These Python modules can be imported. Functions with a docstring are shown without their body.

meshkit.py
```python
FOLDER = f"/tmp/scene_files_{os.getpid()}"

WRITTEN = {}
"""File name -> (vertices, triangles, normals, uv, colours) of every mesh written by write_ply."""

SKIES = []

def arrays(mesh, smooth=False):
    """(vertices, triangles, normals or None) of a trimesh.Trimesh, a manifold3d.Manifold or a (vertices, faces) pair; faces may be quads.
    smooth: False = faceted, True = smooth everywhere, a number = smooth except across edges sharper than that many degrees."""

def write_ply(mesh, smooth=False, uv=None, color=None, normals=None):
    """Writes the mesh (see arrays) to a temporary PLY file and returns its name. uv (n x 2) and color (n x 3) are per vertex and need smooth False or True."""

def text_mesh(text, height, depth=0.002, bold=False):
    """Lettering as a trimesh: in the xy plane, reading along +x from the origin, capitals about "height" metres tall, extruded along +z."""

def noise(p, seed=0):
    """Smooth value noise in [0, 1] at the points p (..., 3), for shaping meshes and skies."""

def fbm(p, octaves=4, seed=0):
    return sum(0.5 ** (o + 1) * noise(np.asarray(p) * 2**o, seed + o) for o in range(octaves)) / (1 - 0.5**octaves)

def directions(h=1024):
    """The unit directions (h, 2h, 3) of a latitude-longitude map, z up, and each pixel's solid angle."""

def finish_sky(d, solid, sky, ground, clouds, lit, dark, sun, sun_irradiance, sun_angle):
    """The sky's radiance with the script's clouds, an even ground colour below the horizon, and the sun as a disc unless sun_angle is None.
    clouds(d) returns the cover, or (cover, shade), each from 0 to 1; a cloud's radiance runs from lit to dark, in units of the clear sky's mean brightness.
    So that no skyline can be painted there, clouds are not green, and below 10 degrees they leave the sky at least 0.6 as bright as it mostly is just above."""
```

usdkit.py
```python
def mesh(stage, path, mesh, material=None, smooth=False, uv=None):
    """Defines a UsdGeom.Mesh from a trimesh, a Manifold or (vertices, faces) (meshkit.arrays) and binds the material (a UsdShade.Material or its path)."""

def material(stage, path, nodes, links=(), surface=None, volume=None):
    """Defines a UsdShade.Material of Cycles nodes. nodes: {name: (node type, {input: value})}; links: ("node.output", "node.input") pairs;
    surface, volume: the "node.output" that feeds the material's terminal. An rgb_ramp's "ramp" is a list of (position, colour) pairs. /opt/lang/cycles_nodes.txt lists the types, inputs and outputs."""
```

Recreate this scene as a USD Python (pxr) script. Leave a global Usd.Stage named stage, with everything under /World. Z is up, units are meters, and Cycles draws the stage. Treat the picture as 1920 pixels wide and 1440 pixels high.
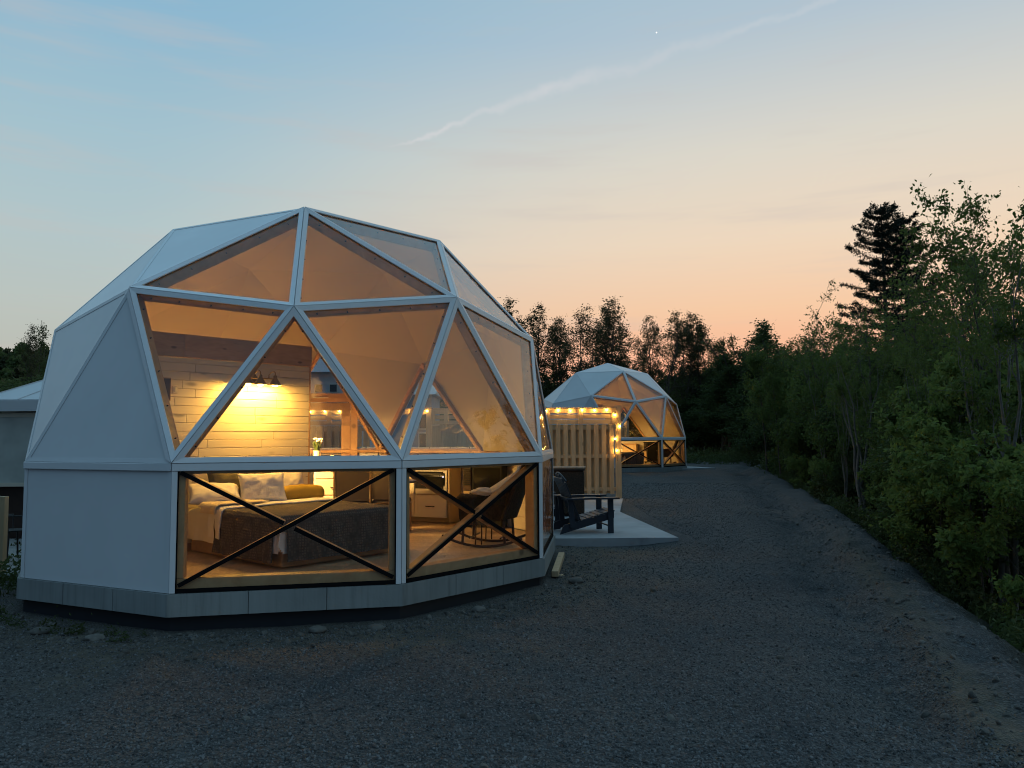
import math, random
import numpy as np
import trimesh
import usdkit, meshkit
from pxr import Usd, UsdGeom, UsdLux, UsdShade, Gf, Sdf, Vt

rng = np.random.default_rng(7)
random.seed(7)
stage = Usd.Stage.CreateInMemory()
UsdGeom.SetStageUpAxis(stage, UsdGeom.Tokens.z)
UsdGeom.SetStageMetersPerUnit(stage, 1.0)
WORLD = UsdGeom.Xform.Define(stage, '/World')
stage.SetDefaultPrim(WORLD.GetPrim())
UsdGeom.Scope.Define(stage, '/World/Looks')
PI = math.pi

# ------------------------------------------------------------------ camera
CAM_Z = 1.3831
PITCH, ROLL = math.radians(3.9987), math.radians(-0.3379)
F_PX = 1436.8
cam = UsdGeom.Camera.Define(stage, '/World/camera')
cam.CreateHorizontalApertureAttr(36.0)
cam.CreateVerticalApertureAttr(27.0)
cam.CreateFocalLengthAttr(36.0 * F_PX / 1920)
cam.CreateClippingRangeAttr(Gf.Vec2f(0.05, 3000))
cam.CreateExposureAttr(0.0)
_f = np.array([0, math.cos(PITCH), math.sin(PITCH)])
_r = np.array([1.0, 0, 0]); _u = np.cross(_r, _f)
_c, _s = math.cos(ROLL), math.sin(ROLL)
_r2, _u2 = _r * _c + _u * _s, _u * _c - _r * _s
M = np.eye(4); M[0, :3] = _r2; M[1, :3] = _u2; M[2, :3] = -_f; M[3, :3] = [0, 0, CAM_Z]
cam.AddTransformOp().Set(Gf.Matrix4d(*M.ravel().tolist()))

# ------------------------------------------------------------------ sky and sun
SUN_AZ = math.radians(26.0)      # from +y towards +x
SUN_EL = math.radians(-2.0)
SKY_STRENGTH = 0.05
SKY_GAIN = 1.0


def pix_dir(u, v):
    d = _f + _r2 * (u - 960) / F_PX + _u2 * (720 - v) / F_PX
    return d / np.linalg.norm(d)


def lin(c):
    c = np.asarray(c, float) / 255
    return np.where(c < 0.04045, c / 12.92, ((c + 0.055) / 1.055) ** 2.4)


# twilight colours by elevation (degrees above the horizon): towards the sunset, a quarter turn away, and opposite it
SKY_SUN = [(-3, (150, 100, 80)), (0, (226, 138, 112)), (5, (245, 174, 140)), (9, (244, 198, 160)), (14, (237, 213, 186)), (20, (222, 214, 199)), (28, (184, 197, 206)), (42, (152, 188, 205)), (90, (124, 171, 196))]
SKY_MID = [(-3, (110, 115, 115)), (0, (176, 172, 158)), (5, (184, 185, 176)), (9, (184, 193, 188)), (14, (176, 196, 199)), (20, (162, 192, 204)), (28, (140, 182, 206)), (42, (130, 176, 201)), (90, (124, 171, 196))]
SKY_ANTI = [(-3, (26, 34, 40)), (0, (34, 47, 60)), (6, (42, 60, 79)), (12, (49, 72, 95)), (25, (60, 89, 117)), (45, (92, 134, 162)), (90, (124, 171, 196))]


def make_sky():
    a, b = pix_dir(750, 270), pix_dir(1530, 0)
    n = np.cross(a, b); n /= np.linalg.norm(n)
    if n[2] < 0: n = -n
    al = b - a; al /= np.linalg.norm(al)
    star = pix_dir(1231, 61)
    sun = np.array([math.sin(SUN_AZ), math.cos(SUN_AZ), 0.0])
    K = 1 / SKY_STRENGTH

    def ramp(stops):
        return {'ramp': [((e + 3) / 93, tuple(lin(c) * SKY_GAIN)) for e, c in stops]}

    def mul(v): return ('math', {'math_type': 'multiply', 'value2': v})
    nodes = {
        'tc': ('texture_coordinate', {}),
        'sky': ('sky_texture', {'sky_type': 'single_scattering', 'sun_disc': False, 'sun_elevation': SUN_EL, 'sun_rotation': SUN_AZ, 'altitude': 100.0, 'air_density': 1.0, 'aerosol_density': 0.4, 'ozone_density': 1.0}),
        'sep': ('separate_xyz', {}),
        'asin': ('math', {'math_type': 'arcsine'}),
        'el': ('map_range', {'from_min': math.radians(-3), 'from_max': math.radians(90), 'to_min': 0.0, 'to_max': 1.0, 'clamp': True}),
        'ds': ('vector_math', {'math_type': 'dot_product', 'vector2': tuple(sun)}),
        'fs': ('map_range', {'range_type': 'smoothstep', 'from_min': 0.55, 'from_max': 1.01, 'to_min': 0.0, 'to_max': 1.0, 'clamp': True}),
        'fa': ('map_range', {'range_type': 'smoothstep', 'from_min': 0.5, 'from_max': -0.6, 'to_min': 0.0, 'to_max': 1.0, 'clamp': True}),
        'rs': ('rgb_ramp', ramp(SKY_SUN)), 'rm': ('rgb_ramp', ramp(SKY_MID)), 'ra': ('rgb_ramp', ramp(SKY_ANTI)),
        'm1': ('mix_color', {}), 'm2': ('mix_color', {}),
        # thin streak of cloud
        'dn': ('vector_math', {'math_type': 'dot_product', 'vector2': tuple(n)}),
        'dl': ('vector_math', {'math_type': 'dot_product', 'vector2': tuple(al)}),
        'cn': ('noise_texture', {'scale': 9.0, 'detail': 5.0, 'roughness': 0.62}),
        'cn1': ('map_range', {'from_min': 0.3, 'from_max': 0.7, 'to_min': -0.012, 'to_max': 0.012}),
        'dn2': ('math', {'math_type': 'add'}),
        'dab': ('math', {'math_type': 'absolute'}),
        'cw': ('noise_texture', {'scale': 5.0, 'detail': 3.0, 'roughness': 0.6}),
        'cw1': ('map_range', {'from_min': 0.36, 'from_max': 0.68, 'to_min': 0.0008, 'to_max': 0.0125, 'clamp': True}),
        'cd': ('math', {'math_type': 'divide'}),
        'cm': ('map_range', {'range_type': 'smoothstep', 'from_min': 1.0, 'from_max': 0.0, 'to_min': 0.0, 'to_max': 1.0, 'clamp': True}),
        'la': ('map_range', {'range_type': 'smoothstep', 'from_min': float(a @ al) - 0.03, 'from_max': float(a @ al) + 0.05, 'to_min': 0.0, 'to_max': 0.66, 'clamp': True}),
        'cf': ('math', {'math_type': 'multiply'}), 'cg': ('math', {'math_type': 'multiply'}), 'lb': ('map_range', {'range_type': 'smoothstep', 'from_min': float(a @ al) + .16, 'from_max': float(a @ al) + .30, 'to_min': 1.0, 'to_max': 0.42, 'clamp': True}), 'ch': ('math', {'math_type': 'multiply'}), 'cv': ('noise_texture', {'scale': 4.2, 'detail': 4.0, 'roughness': 0.7}), 'cvm': ('map_range', {'range_type': 'smoothstep', 'from_min': 0.36, 'from_max': 0.66, 'to_min': 0.35, 'to_max': 1.0, 'clamp': True}),
        'mc': ('mix_color', {'b': tuple(np.array([0.70, 0.68, 0.69]) * SKY_GAIN)}),
        # faint low haze bands
        'mp': ('mapping', {'scale': (2.2, 2.2, 22.0), 'rotation': (0.0, 0.12, 0.0)}),
        'hn': ('noise_texture', {'scale': 1.6, 'detail': 4.0, 'roughness': 0.55}),
        'hm': ('map_range', {'range_type': 'smoothstep', 'from_min': 0.50, 'from_max': 0.76, 'to_min': 0.0, 'to_max': 0.30, 'clamp': True}),
        'mh': ('mix_color', {'b': tuple(np.array([0.56, 0.50, 0.48]) * SKY_GAIN)}),
        'sv': ('vector_math', {'math_type': 'distance', 'vector2': tuple(star)}),
        'sl': ('math', {'math_type': 'less_than', 'value2': 0.0009}),
        'mst': ('mix_color', {'b': (1.0, 1.0, 1.0)}),
        'sc': ('mix_color', {'blend_type': 'multiply', 'fac': 1.0, 'use_clamp': False, 'b': (K, K, K)}),
        'sum': ('mix_color', {'blend_type': 'add', 'fac': 1.0, 'use_clamp': False}),
        'bg': ('background_shader', {'strength': SKY_STRENGTH}),
    }
    V = 'tc.generated'
    links = [(V, 'sep.vector'), ('sep.z', 'asin.value1'), ('asin.value', 'el.value'), (V, 'ds.vector1'), ('ds.value', 'fs.value'), ('ds.value', 'fa.value'),
             ('el.result', 'rs.fac'), ('el.result', 'rm.fac'), ('el.result', 'ra.fac'),
             ('rm.color', 'm1.a'), ('rs.color', 'm1.b'), ('fs.result', 'm1.fac'),
             ('m1.result', 'm2.a'), ('ra.color', 'm2.b'), ('fa.result', 'm2.fac'),
             (V, 'dn.vector1'), (V, 'dl.vector1'), (V, 'cn.vector'), (V, 'cw.vector'), ('cn.fac', 'cn1.value'), ('dn.value', 'dn2.value1'), ('cn1.result', 'dn2.value2'),
             ('dn2.value', 'dab.value1'), ('cw.fac', 'cw1.value'), ('dab.value', 'cd.value1'), ('cw1.result', 'cd.value2'), ('cd.value', 'cm.value'), ('dl.value', 'la.value'),
             ('cm.result', 'cf.value1'), ('la.result', 'cf.value2'),
             (V, 'mp.vector'), ('mp.vector', 'hn.vector'), ('hn.fac', 'hm.value'), ('m2.result', 'mh.a'), ('hm.result', 'mh.fac'),
             ('mh.result', 'mc.a'), (V, 'cv.vector'), ('cv.fac', 'cvm.value'), ('cf.value', 'cg.value1'), ('cvm.result', 'cg.value2'), ('dl.value', 'lb.value'), ('cg.value', 'ch.value1'), ('lb.result', 'ch.value2'), ('ch.value', 'mc.fac'),
             (V, 'sv.vector1'), ('sv.value', 'sl.value1'), ('mc.result', 'mst.a'), ('sl.value', 'mst.fac'),
             ('mst.result', 'sc.a'), ('sc.result', 'sum.a'), ('sky.color', 'sum.b'), ('sum.result', 'bg.color')]
    return usdkit.material(stage, '/World/Looks/sky_air', nodes, links, surface='bg.background')


dome_light = UsdLux.DomeLight.Define(stage, '/World/sky')
UsdShade.MaterialBindingAPI.Apply(dome_light.GetPrim()).Bind(make_sky())
dome_light.GetPrim().SetCustomDataByKey('kind', 'structure')
dome_light.GetPrim().SetCustomDataByKey('label', 'dusk sky from blue to peach with a thin cloud streak')
sun = UsdLux.DistantLight.Define(stage, '/World/sun')
sun.CreateNormalizeAttr(True)
sun.CreateIntensityAttr(0.008)
sun.CreateAngleAttr(20.0)
sun.CreateColorAttr(Gf.Vec3f(1.0, 0.72, 0.5))
sun.AddRotateZOp().Set(-math.degrees(SUN_AZ))
sun.AddRotateXOp().Set(-86.0)

# ------------------------------------------------------------------ helpers
_names = {}


def numbered(path):
    k = _names.get(path, 0)
    _names[path] = k + 1
    return path if k == 0 else f'{path}_{k:03d}'


class MB:
    """collects shapes; build() makes them ONE mesh of the scene"""
    def __init__(self): self.v, self.f, self.n = [], [], 0

    def add(self, v, f):
        v = np.asarray(v, float); f = np.asarray(f, int)
        if f.ndim == 2 and f.shape[1] == 4: f = np.vstack([f[:, [0, 1, 2]], f[:, [0, 2, 3]]])
        self.v.append(v); self.f.append(f + self.n); self.n += len(v)
        return self

    def tm(self, t): return self.add(t.vertices, t.faces)

    def box(self, c, size, X=None, Y=None, Z=None, bev=0.0):
        """a box; X, Y, Z are its axes"""
        X = np.array([1.0, 0, 0]) if X is None else np.asarray(X, float)
        Y = np.array([0, 1.0, 0]) if Y is None else np.asarray(Y, float)
        Z = np.cross(X, Y) if Z is None else np.asarray(Z, float)
        hx, hy, hz = np.asarray(size, float) / 2
        b = min(bev, hx * .9, hy * .9, hz * .9)
        if b <= 0:
            P = np.array([[x, y, z] for x in (-hx, hx) for y in (-hy, hy) for z in (-hz, hz)])
            Fq = np.array([[0, 1, 3, 2], [4, 6, 7, 5], [0, 4, 5, 1], [2, 3, 7, 6], [0, 2, 6, 4], [1, 5, 7, 3]])
            return self.add(np.asarray(c) + P @ np.array([X, Y, Z]), Fq)
        P = []
        for sx in (-1, 1):
            for sy in (-1, 1):
                for sz in (-1, 1):
                    P += [[sx * hx, sy * (hy - b), sz * (hz - b)], [sx * (hx - b), sy * hy, sz * (hz - b)], [sx * (hx - b), sy * (hy - b), sz * hz]]
        h = trimesh.Trimesh(P, process=False).convex_hull
        return self.add(np.asarray(c) + h.vertices @ np.array([X, Y, Z]), h.faces)

    def bar(self, p, q, w, t, up=(0, 0, 1), bev=0.0):
        """a bar from p to q: w across, t along the up direction"""
        p, q = np.asarray(p, float), np.asarray(q, float)
        X = q - p; L = np.linalg.norm(X); X = X / L
        Y = np.cross(up, X)
        if np.linalg.norm(Y) < 1e-6: Y = np.cross((0, 1, 0), X)
        Y /= np.linalg.norm(Y)
        return self.box((p + q) / 2, (L, w, t), X, Y, np.cross(X, Y), bev)

    def tube(self, pts, r, n=8, cap=True):
        pts = np.asarray(pts, float); m = len(pts)
        r = np.broadcast_to(np.asarray(r, float), (m,))
        T = np.gradient(pts, axis=0); T /= np.maximum(np.linalg.norm(T, axis=1, keepdims=True), 1e-9)
        a = np.array([0, 0, 1.0]) if abs(T[0][2]) < .9 else np.array([1.0, 0, 0])
        N = np.cross(T[0], a); N /= np.linalg.norm(N)
        V = []
        for i in range(m):
            N = N - T[i] * (N @ T[i]); N /= max(np.linalg.norm(N), 1e-9)
            Bn = np.cross(T[i], N)
            an = np.arange(n) * 2 * PI / n
            V.append(pts[i] + r[i] * (np.cos(an)[:, None] * N + np.sin(an)[:, None] * Bn))
        V = np.vstack(V)
        i, j = np.meshgrid(np.arange(m - 1), np.arange(n), indexing='ij')
        i, j = i.ravel(), j.ravel(); k = (j + 1) % n
        Fq = np.stack([i * n + j, i * n + k, (i + 1) * n + k, (i + 1) * n + j], 1)
        F = np.vstack([Fq[:, [0, 1, 2]], Fq[:, [0, 2, 3]]])
        if cap:
            V = np.vstack([V, pts[0], pts[-1]]); c0, c1 = m * n, m * n + 1
            jj = np.arange(n); kk = (jj + 1) % n
            F = np.vstack([F, np.stack([np.full(n, c0), kk, jj], 1), np.stack([np.full(n, c1), (m - 1) * n + jj, (m - 1) * n + kk], 1)])
        return self.add(V, F)

    def lathe(self, prof, c=(0, 0, 0), n=20, axis=None):
        prof = np.asarray(prof, float); m = len(prof); an = np.arange(n) * 2 * PI / n
        V = np.stack([prof[:, None, 0] * np.cos(an), prof[:, None, 0] * np.sin(an), np.broadcast_to(prof[:, None, 1], (m, n))], -1).reshape(-1, 3)
        if axis is not None:
            z = np.asarray(axis, float); z /= np.linalg.norm(z); x = np.cross((0, 1, .3), z); x /= np.linalg.norm(x)
            V = V @ np.array([x, np.cross(z, x), z])
        i, j = np.meshgrid(np.arange(m - 1), np.arange(n), indexing='ij'); i, j = i.ravel(), j.ravel(); k = (j + 1) % n
        return self.add(V + np.asarray(c), np.stack([i * n + j, i * n + k, (i + 1) * n + k, (i + 1) * n + j], 1))

    def hexa(self, A, Bq):
        """a solid between two quads (or triangles) of the same winding"""
        A, Bq = np.asarray(A, float), np.asarray(Bq, float); n = len(A)
        F = []
        for i in range(1, n - 1): F += [[0, i + 1, i], [n, n + i, n + i + 1]]
        for i in range(n):
            j = (i + 1) % n
            F += [[i, j, n + j], [i, n + j, n + i]]
        return self.add(np.vstack([A, Bq]), F)

    def build(self, name, mat, parent=None, smooth=False, label=None):
        return obj(name, (np.vstack(self.v), np.vstack(self.f)), mat, parent, smooth, label)


def obj(name, mesh, mat, parent=None, smooth=False, label=None):
    base = parent.GetPath().pathString if parent is not None else '/World'
    m = usdkit.mesh(stage, numbered(f'{base}/{name}'), mesh, mat, smooth=smooth)
    if label: m.GetPrim().SetCustomDataByKey('label', label)
    return m.GetPrim()


def tag(p, label=None, cat=None, group=None, kind=None):
    for k, v in (('label', label), ('category', cat), ('group', group), ('kind', kind)):
        if v: p.SetCustomDataByKey(k, v)
    return p


def thing(name, label, cat, loc=(0, 0, 0), rotz=0.0, group=None, scale=None):
    x = UsdGeom.Xform.Define(stage, numbered('/World/' + name))
    x.AddTranslateOp().Set(Gf.Vec3d(*map(float, loc))); x.AddRotateZOp().Set(float(rotz))
    if scale is not None: x.AddScaleOp().Set(Gf.Vec3f(*map(float, scale)))
    return tag(x.GetPrim(), label, cat, group)


def dup(root, loc, rotz, label, group=None, scale=None):
    was = root.GetCustomData(); n = root.GetName()
    import re
    r = thing(re.sub(r'_\d{3}$', '', n), label, was['category'], loc, rotz, group or was.get('group'), scale)
    r.GetReferences().AddInternalReference(root.GetPath()); r.SetInstanceable(True)
    return r


# ------------------------------------------------------------------ materials
MAT = {}


def L(name): return '/World/Looks/' + name


def plain(name, col, rough=0.6, metal=0.0, var=0.12, nscale=6.0, bump=0.0, bscale=40.0, spec=0.5, rand=0.0):
    """a principled material with soft tone variation and optional fine relief"""
    col = np.asarray(col, float)
    nodes = {'tc': ('texture_coordinate', {}), 'n': ('noise_texture', {'scale': nscale, 'detail': 5.0, 'roughness': 0.6}),
             'r': ('rgb_ramp', {'ramp': [(0.25, tuple(col * (1 - var))), (0.75, tuple(np.minimum(col * (1 + var), .95)))]}),
             'p': ('principled_bsdf', {'roughness': rough, 'metallic': metal, 'specular_ior_level': spec})}
    links = [('tc.object', 'n.vector'), ('n.fac', 'r.fac')]
    out = 'r.color'
    if rand:
        nodes['oi'] = ('object_info', {}); nodes['om'] = ('map_range', {'to_min': 1 - rand, 'to_max': 1 + rand}); nodes['mx'] = ('hsv', {})
        links += [('oi.random', 'om.value'), ('om.result', 'mx.value'), (out, 'mx.color')]; out = 'mx.color'
    links.append((out, 'p.base_color'))
    if bump:
        nodes['bn'] = ('noise_texture', {'scale': bscale, 'detail': 4.0}); nodes['b'] = ('bump', {'strength': min(1.0, bump), 'distance': 0.01})
        links += [('tc.object', 'bn.vector'), ('bn.fac', 'b.height'), ('b.normal', 'p.normal')]
    MAT[name] = usdkit.material(stage, L(name), nodes, links, surface='p.BSDF')
    return MAT[name]


def wood(name, c1, c2, stretch=(1, 1, 1), scale=14.0, knots=0.5, rough=0.55, rand=0.12, kscale=3.2):
    """sawn wood: grain stretched along one axis, darker knots"""
    nodes = {'tc': ('texture_coordinate', {}), 'oi': ('object_info', {}), 'off': ('vector_math', {'math_type': 'scale', 'scale': 9.0, 'vector1': (1, 1, 1)}),
             'cx': ('combine_xyz', {}), 'sc': ('math', {'math_type': 'multiply', 'value2': 17.0}), 'ad': ('vector_math', {'math_type': 'add'}),
             'm': ('mapping', {'scale': stretch}), 'n': ('noise_texture', {'scale': scale, 'detail': 6.0, 'roughness': 0.65, 'distortion': 0.6}),
             'r': ('rgb_ramp', {'ramp': [(0.28, c2), (0.5, tuple((np.array(c1) + np.array(c2)) / 2)), (0.72, c1)]}),
             'mk': ('mapping', {'scale': tuple(0.45 + 0.55 * np.array(stretch))}), 'k': ('voronoi_texture', {'scale': kscale, 'randomness': 1.0}),
             'kr': ('map_range', {'range_type': 'smoothstep', 'from_min': 0.05, 'from_max': 0.15, 'to_min': knots, 'to_max': 0.0, 'clamp': True}),
             'mx': ('mix_color', {'b': tuple(np.array(c2) * 0.3)}), 'h': ('hsv', {}), 'hm': ('map_range', {'to_min': 1 - rand, 'to_max': 1 + rand}),
             'b': ('bump', {'strength': 0.25, 'distance': 0.004}), 'p': ('principled_bsdf', {'roughness': rough})}
    links = [('oi.random', 'sc.value1'), ('sc.value', 'cx.x'), ('sc.value', 'cx.y'), ('sc.value', 'cx.z'), ('tc.object', 'ad.vector1'), ('cx.vector', 'ad.vector2'),
             ('ad.vector', 'm.vector'), ('m.vector', 'n.vector'), ('n.fac', 'r.fac'), ('ad.vector', 'mk.vector'), ('mk.vector', 'k.vector'), ('k.distance', 'kr.value'),
             ('r.color', 'mx.a'), ('kr.result', 'mx.fac'), ('mx.result', 'h.color'), ('oi.random', 'hm.value'), ('hm.result', 'h.value'), ('h.color', 'p.base_color'),
             ('n.fac', 'b.height'), ('b.normal', 'p.normal')]
    nodes.pop('off')
    MAT[name] = usdkit.material(stage, L(name), nodes, links, surface='p.BSDF')
    return MAT[name]


def glass(name, tint=(0.93, 0.94, 0.94), wav=0.25, base=0.045, wscale=1.6):
    """a thin window sheet: clear, mirror-like at a grazing view, faintly rippled"""
    nodes = {'lw': ('layer_weight', {'blend': 0.5}), 'pw': ('math', {'math_type': 'power', 'value2': 4.2}), 'mr': ('map_range', {'to_min': base, 'to_max': 0.95}),
             't': ('transparent_bsdf', {'color': tint}), 'g': ('glossy_bsdf', {'color': (0.95, 0.95, 0.95), 'roughness': 0.02}), 'tc': ('texture_coordinate', {}),
             'n': ('noise_texture', {'scale': wscale, 'detail': 2.0, 'distortion': 0.8}), 'b': ('bump', {'strength': wav, 'distance': 0.03}), 'mx': ('mix_closure', {})}
    links = [('lw.facing', 'pw.value1'), ('pw.value', 'mr.value'), ('mr.result', 'mx.fac'), ('t.BSDF', 'mx.closure1'), ('g.BSDF', 'mx.closure2'),
             ('tc.object', 'n.vector'), ('n.fac', 'b.height'), ('b.normal', 'g.normal')]
    MAT[name] = usdkit.material(stage, L(name), nodes, links, surface='mx.closure')
    return MAT[name]


def emit(name, col, strength):
    MAT[name] = usdkit.material(stage, L(name), {'e': ('emission', {'color': col, 'strength': strength})}, [], surface='e.emission')


def leaf(name, c1, c2, trans=0.35, rough=0.6):
    nodes = {'g': ('geometry', {}), 'oi': ('object_info', {}), 'tc': ('texture_coordinate', {}), 'n': ('noise_texture', {'scale': 0.9, 'detail': 3.0}), 'ad': ('math', {'math_type': 'add'}), 'dv': ('math', {'math_type': 'multiply', 'value2': 0.5}),
             'r': ('rgb_ramp', {'ramp': [(0.2, c2), (0.75, c1)]}), 'd': ('principled_bsdf', {'roughness': rough, 'specular_ior_level': 0.25}), 't': ('translucent_bsdf', {}), 'mx': ('mix_closure', {'fac': trans})}
    links = [('g.random_per_island', 'ad.value1'), ('tc.object', 'n.vector'), ('n.fac', 'ad.value2'), ('ad.value', 'dv.value1'), ('dv.value', 'r.fac'), ('r.color', 'd.base_color'), ('r.color', 't.color'),
             ('d.BSDF', 'mx.closure1'), ('t.BSDF', 'mx.closure2')]
    MAT[name] = usdkit.material(stage, L(name), nodes, links, surface='mx.closure')


plain('canvas', (0.66, 0.67, 0.68), 0.42, var=0.07, nscale=0.9, bump=0.35, bscale=1.8)
plain('liner', (0.42, 0.385, 0.32), 0.75, var=0.03, nscale=1.2, bump=0.1, bscale=2.5)
plain('white_strut', (0.72, 0.72, 0.73), 0.35, var=0.03)
plain('black_strip', (0.006, 0.006, 0.007), 0.9, spec=0.08)
wood('timber', (0.52, 0.33, 0.17), (0.36, 0.20, 0.09), (0.6, 0.6, 0.6), 9.0, 0.75)
wood('beam_wood', (0.42, 0.29, 0.19), (0.30, 0.19, 0.12), (0.8, 0.8, 3.0), 6.0, 0.8)
wood('floor_wood', (0.56, 0.40, 0.25), (0.36, 0.235, 0.13), (0.35, 3.0, 1.0), 8.0, 0.2, 0.35, 0.16)
wood('fence_wood', (0.60, 0.43, 0.25), (0.46, 0.31, 0.17), (1.6, 1.6, 0.25), 12.0, 0.6, 0.7)
wood('rail_wood', (0.60, 0.43, 0.25), (0.46, 0.31, 0.17), (0.25, 1.6, 1.6), 12.0, 0.5, 0.7)
wood('counter_wood', (0.44, 0.25, 0.12), (0.30, 0.15, 0.06), (0.4, 2.0, 1.0), 9.0, 0.3, 0.35)
wood('bed_wood', (0.50, 0.34, 0.18), (0.38, 0.24, 0.12), (0.4, 1.5, 2.0), 9.0, 0.2, 0.45)
wood('whitewash', (0.72, 0.65, 0.54), (0.67, 0.59, 0.48), (0.3, 1.0, 2.2), 7.0, 0.7, 0.5, 0.04, 2.2)
wood('grey_deck', (0.34, 0.33, 0.31), (0.22, 0.21, 0.20), (0.4, 1.5, 1.5), 9.0, 0.3, 0.75)
wood('lid_wood', (0.25, 0.16, 0.10), (0.14, 0.085, 0.05), (0.4, 2.0, 1.0), 9.0, 0.3, 0.6)
plain('white_paint', (0.72, 0.68, 0.58), 0.4, var=0.03)
plain('cream_paint', (0.66, 0.58, 0.46), 0.5, var=0.04)
plain('panel_tan', (0.42, 0.30, 0.17), 0.5, var=0.06)
plain('steel', (0.55, 0.55, 0.55), 0.28, 0.9)
plain('black_metal', (0.012, 0.012, 0.012), 0.35)
plain('black_plastic', (0.012, 0.014, 0.018), 0.4, bump=0.05)
plain('navy_plastic', (0.018, 0.023, 0.034), 0.5, var=0.2, bump=0.1, bscale=90)
plain('dark_screen', (0.008, 0.008, 0.008), 0.08)
plain('brass', (0.35, 0.26, 0.12), 0.35, 0.9)
plain('lamp_metal', (0.30, 0.24, 0.14), 0.4, 0.5)
plain('blanket', (0.085, 0.068, 0.055), 0.95, var=0.25, nscale=14)
plain('white_linen', (0.74, 0.70, 0.66), 0.9, var=0.04, bump=0.25, bscale=30)
plain('white_quilt', (0.76, 0.73, 0.72), 0.9, var=0.04, bump=0.3, bscale=60)
plain('cream_throw', (0.70, 0.58, 0.40), 0.95, var=0.12, bump=0.5, bscale=60)
plain('olive_cloth', (0.115, 0.10, 0.05), 0.9, var=0.15, bump=0.3, bscale=120)
plain('mustard_cloth', (0.42, 0.27, 0.02), 0.75, var=0.12, bump=0.3, bscale=60)
plain('taupe_cloth', (0.14, 0.11, 0.085), 0.9, var=0.1, bump=0.3, bscale=150)
plain('chair_wood', (0.38, 0.24, 0.11), 0.45, var=0.15)
plain('dark_wood', (0.045, 0.024, 0.016), 0.4, var=0.25)
plain('wicker', (0.045, 0.027, 0.017), 0.65, var=0.6, nscale=34, bump=1.0, bscale=60, spec=0.25)
plain('fleece', (0.70, 0.62, 0.50), 1.0, var=0.1, bump=1.0, bscale=120)
plain('ceramic', (0.66, 0.60, 0.50), 0.25, var=0.04)
plain('petal', (0.70, 0.60, 0.55), 0.6, var=0.1)
plain('green_tarp', (0.008, 0.10, 0.05), 0.45, var=0.25, bump=0.5, bscale=8)
plain('blue_wall', (0.30, 0.34, 0.40), 0.6, var=0.05)
plain('white_wall', (0.62, 0.62, 0.62), 0.6, var=0.06)
plain('vinyl', (0.50, 0.51, 0.46), 0.3, var=0.2, nscale=2.0)
plain('bark', (0.085, 0.07, 0.055), 0.9, var=0.45, nscale=9, bump=0.8, bscale=30)
plain('pale_bark', (0.16, 0.145, 0.125), 0.9, var=0.4, nscale=7, bump=0.6, bscale=30)
plain('rock', (0.13, 0.12, 0.105), 0.9, var=0.35, nscale=5, bump=0.7, bscale=18, rand=0.3)
plain('gravel', (0.100, 0.101, 0.102), 0.85, var=0.4, nscale=60, rand=0.7)
glass('window_vinyl', wav=0.16, base=0.07)
glass('ripple_vinyl', wav=0.45, base=0.06, wscale=2.2)
glass('door_glass', wav=0.02, base=0.05)
emit('bulb_glow', (1.0, 0.53, 0.085), 1200.0)
emit('warm_glow', (1.0, 0.57, 0.16), 5200.0)
emit('fairy_glow', (1.0, 0.54, 0.10), 420.0)
emit('clock_glow', (0.9, 0.8, 1.0), 1.2)
leaf('leaf_dark', (0.135, 0.185, 0.055), (0.070, 0.100, 0.034), .5)
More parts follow.
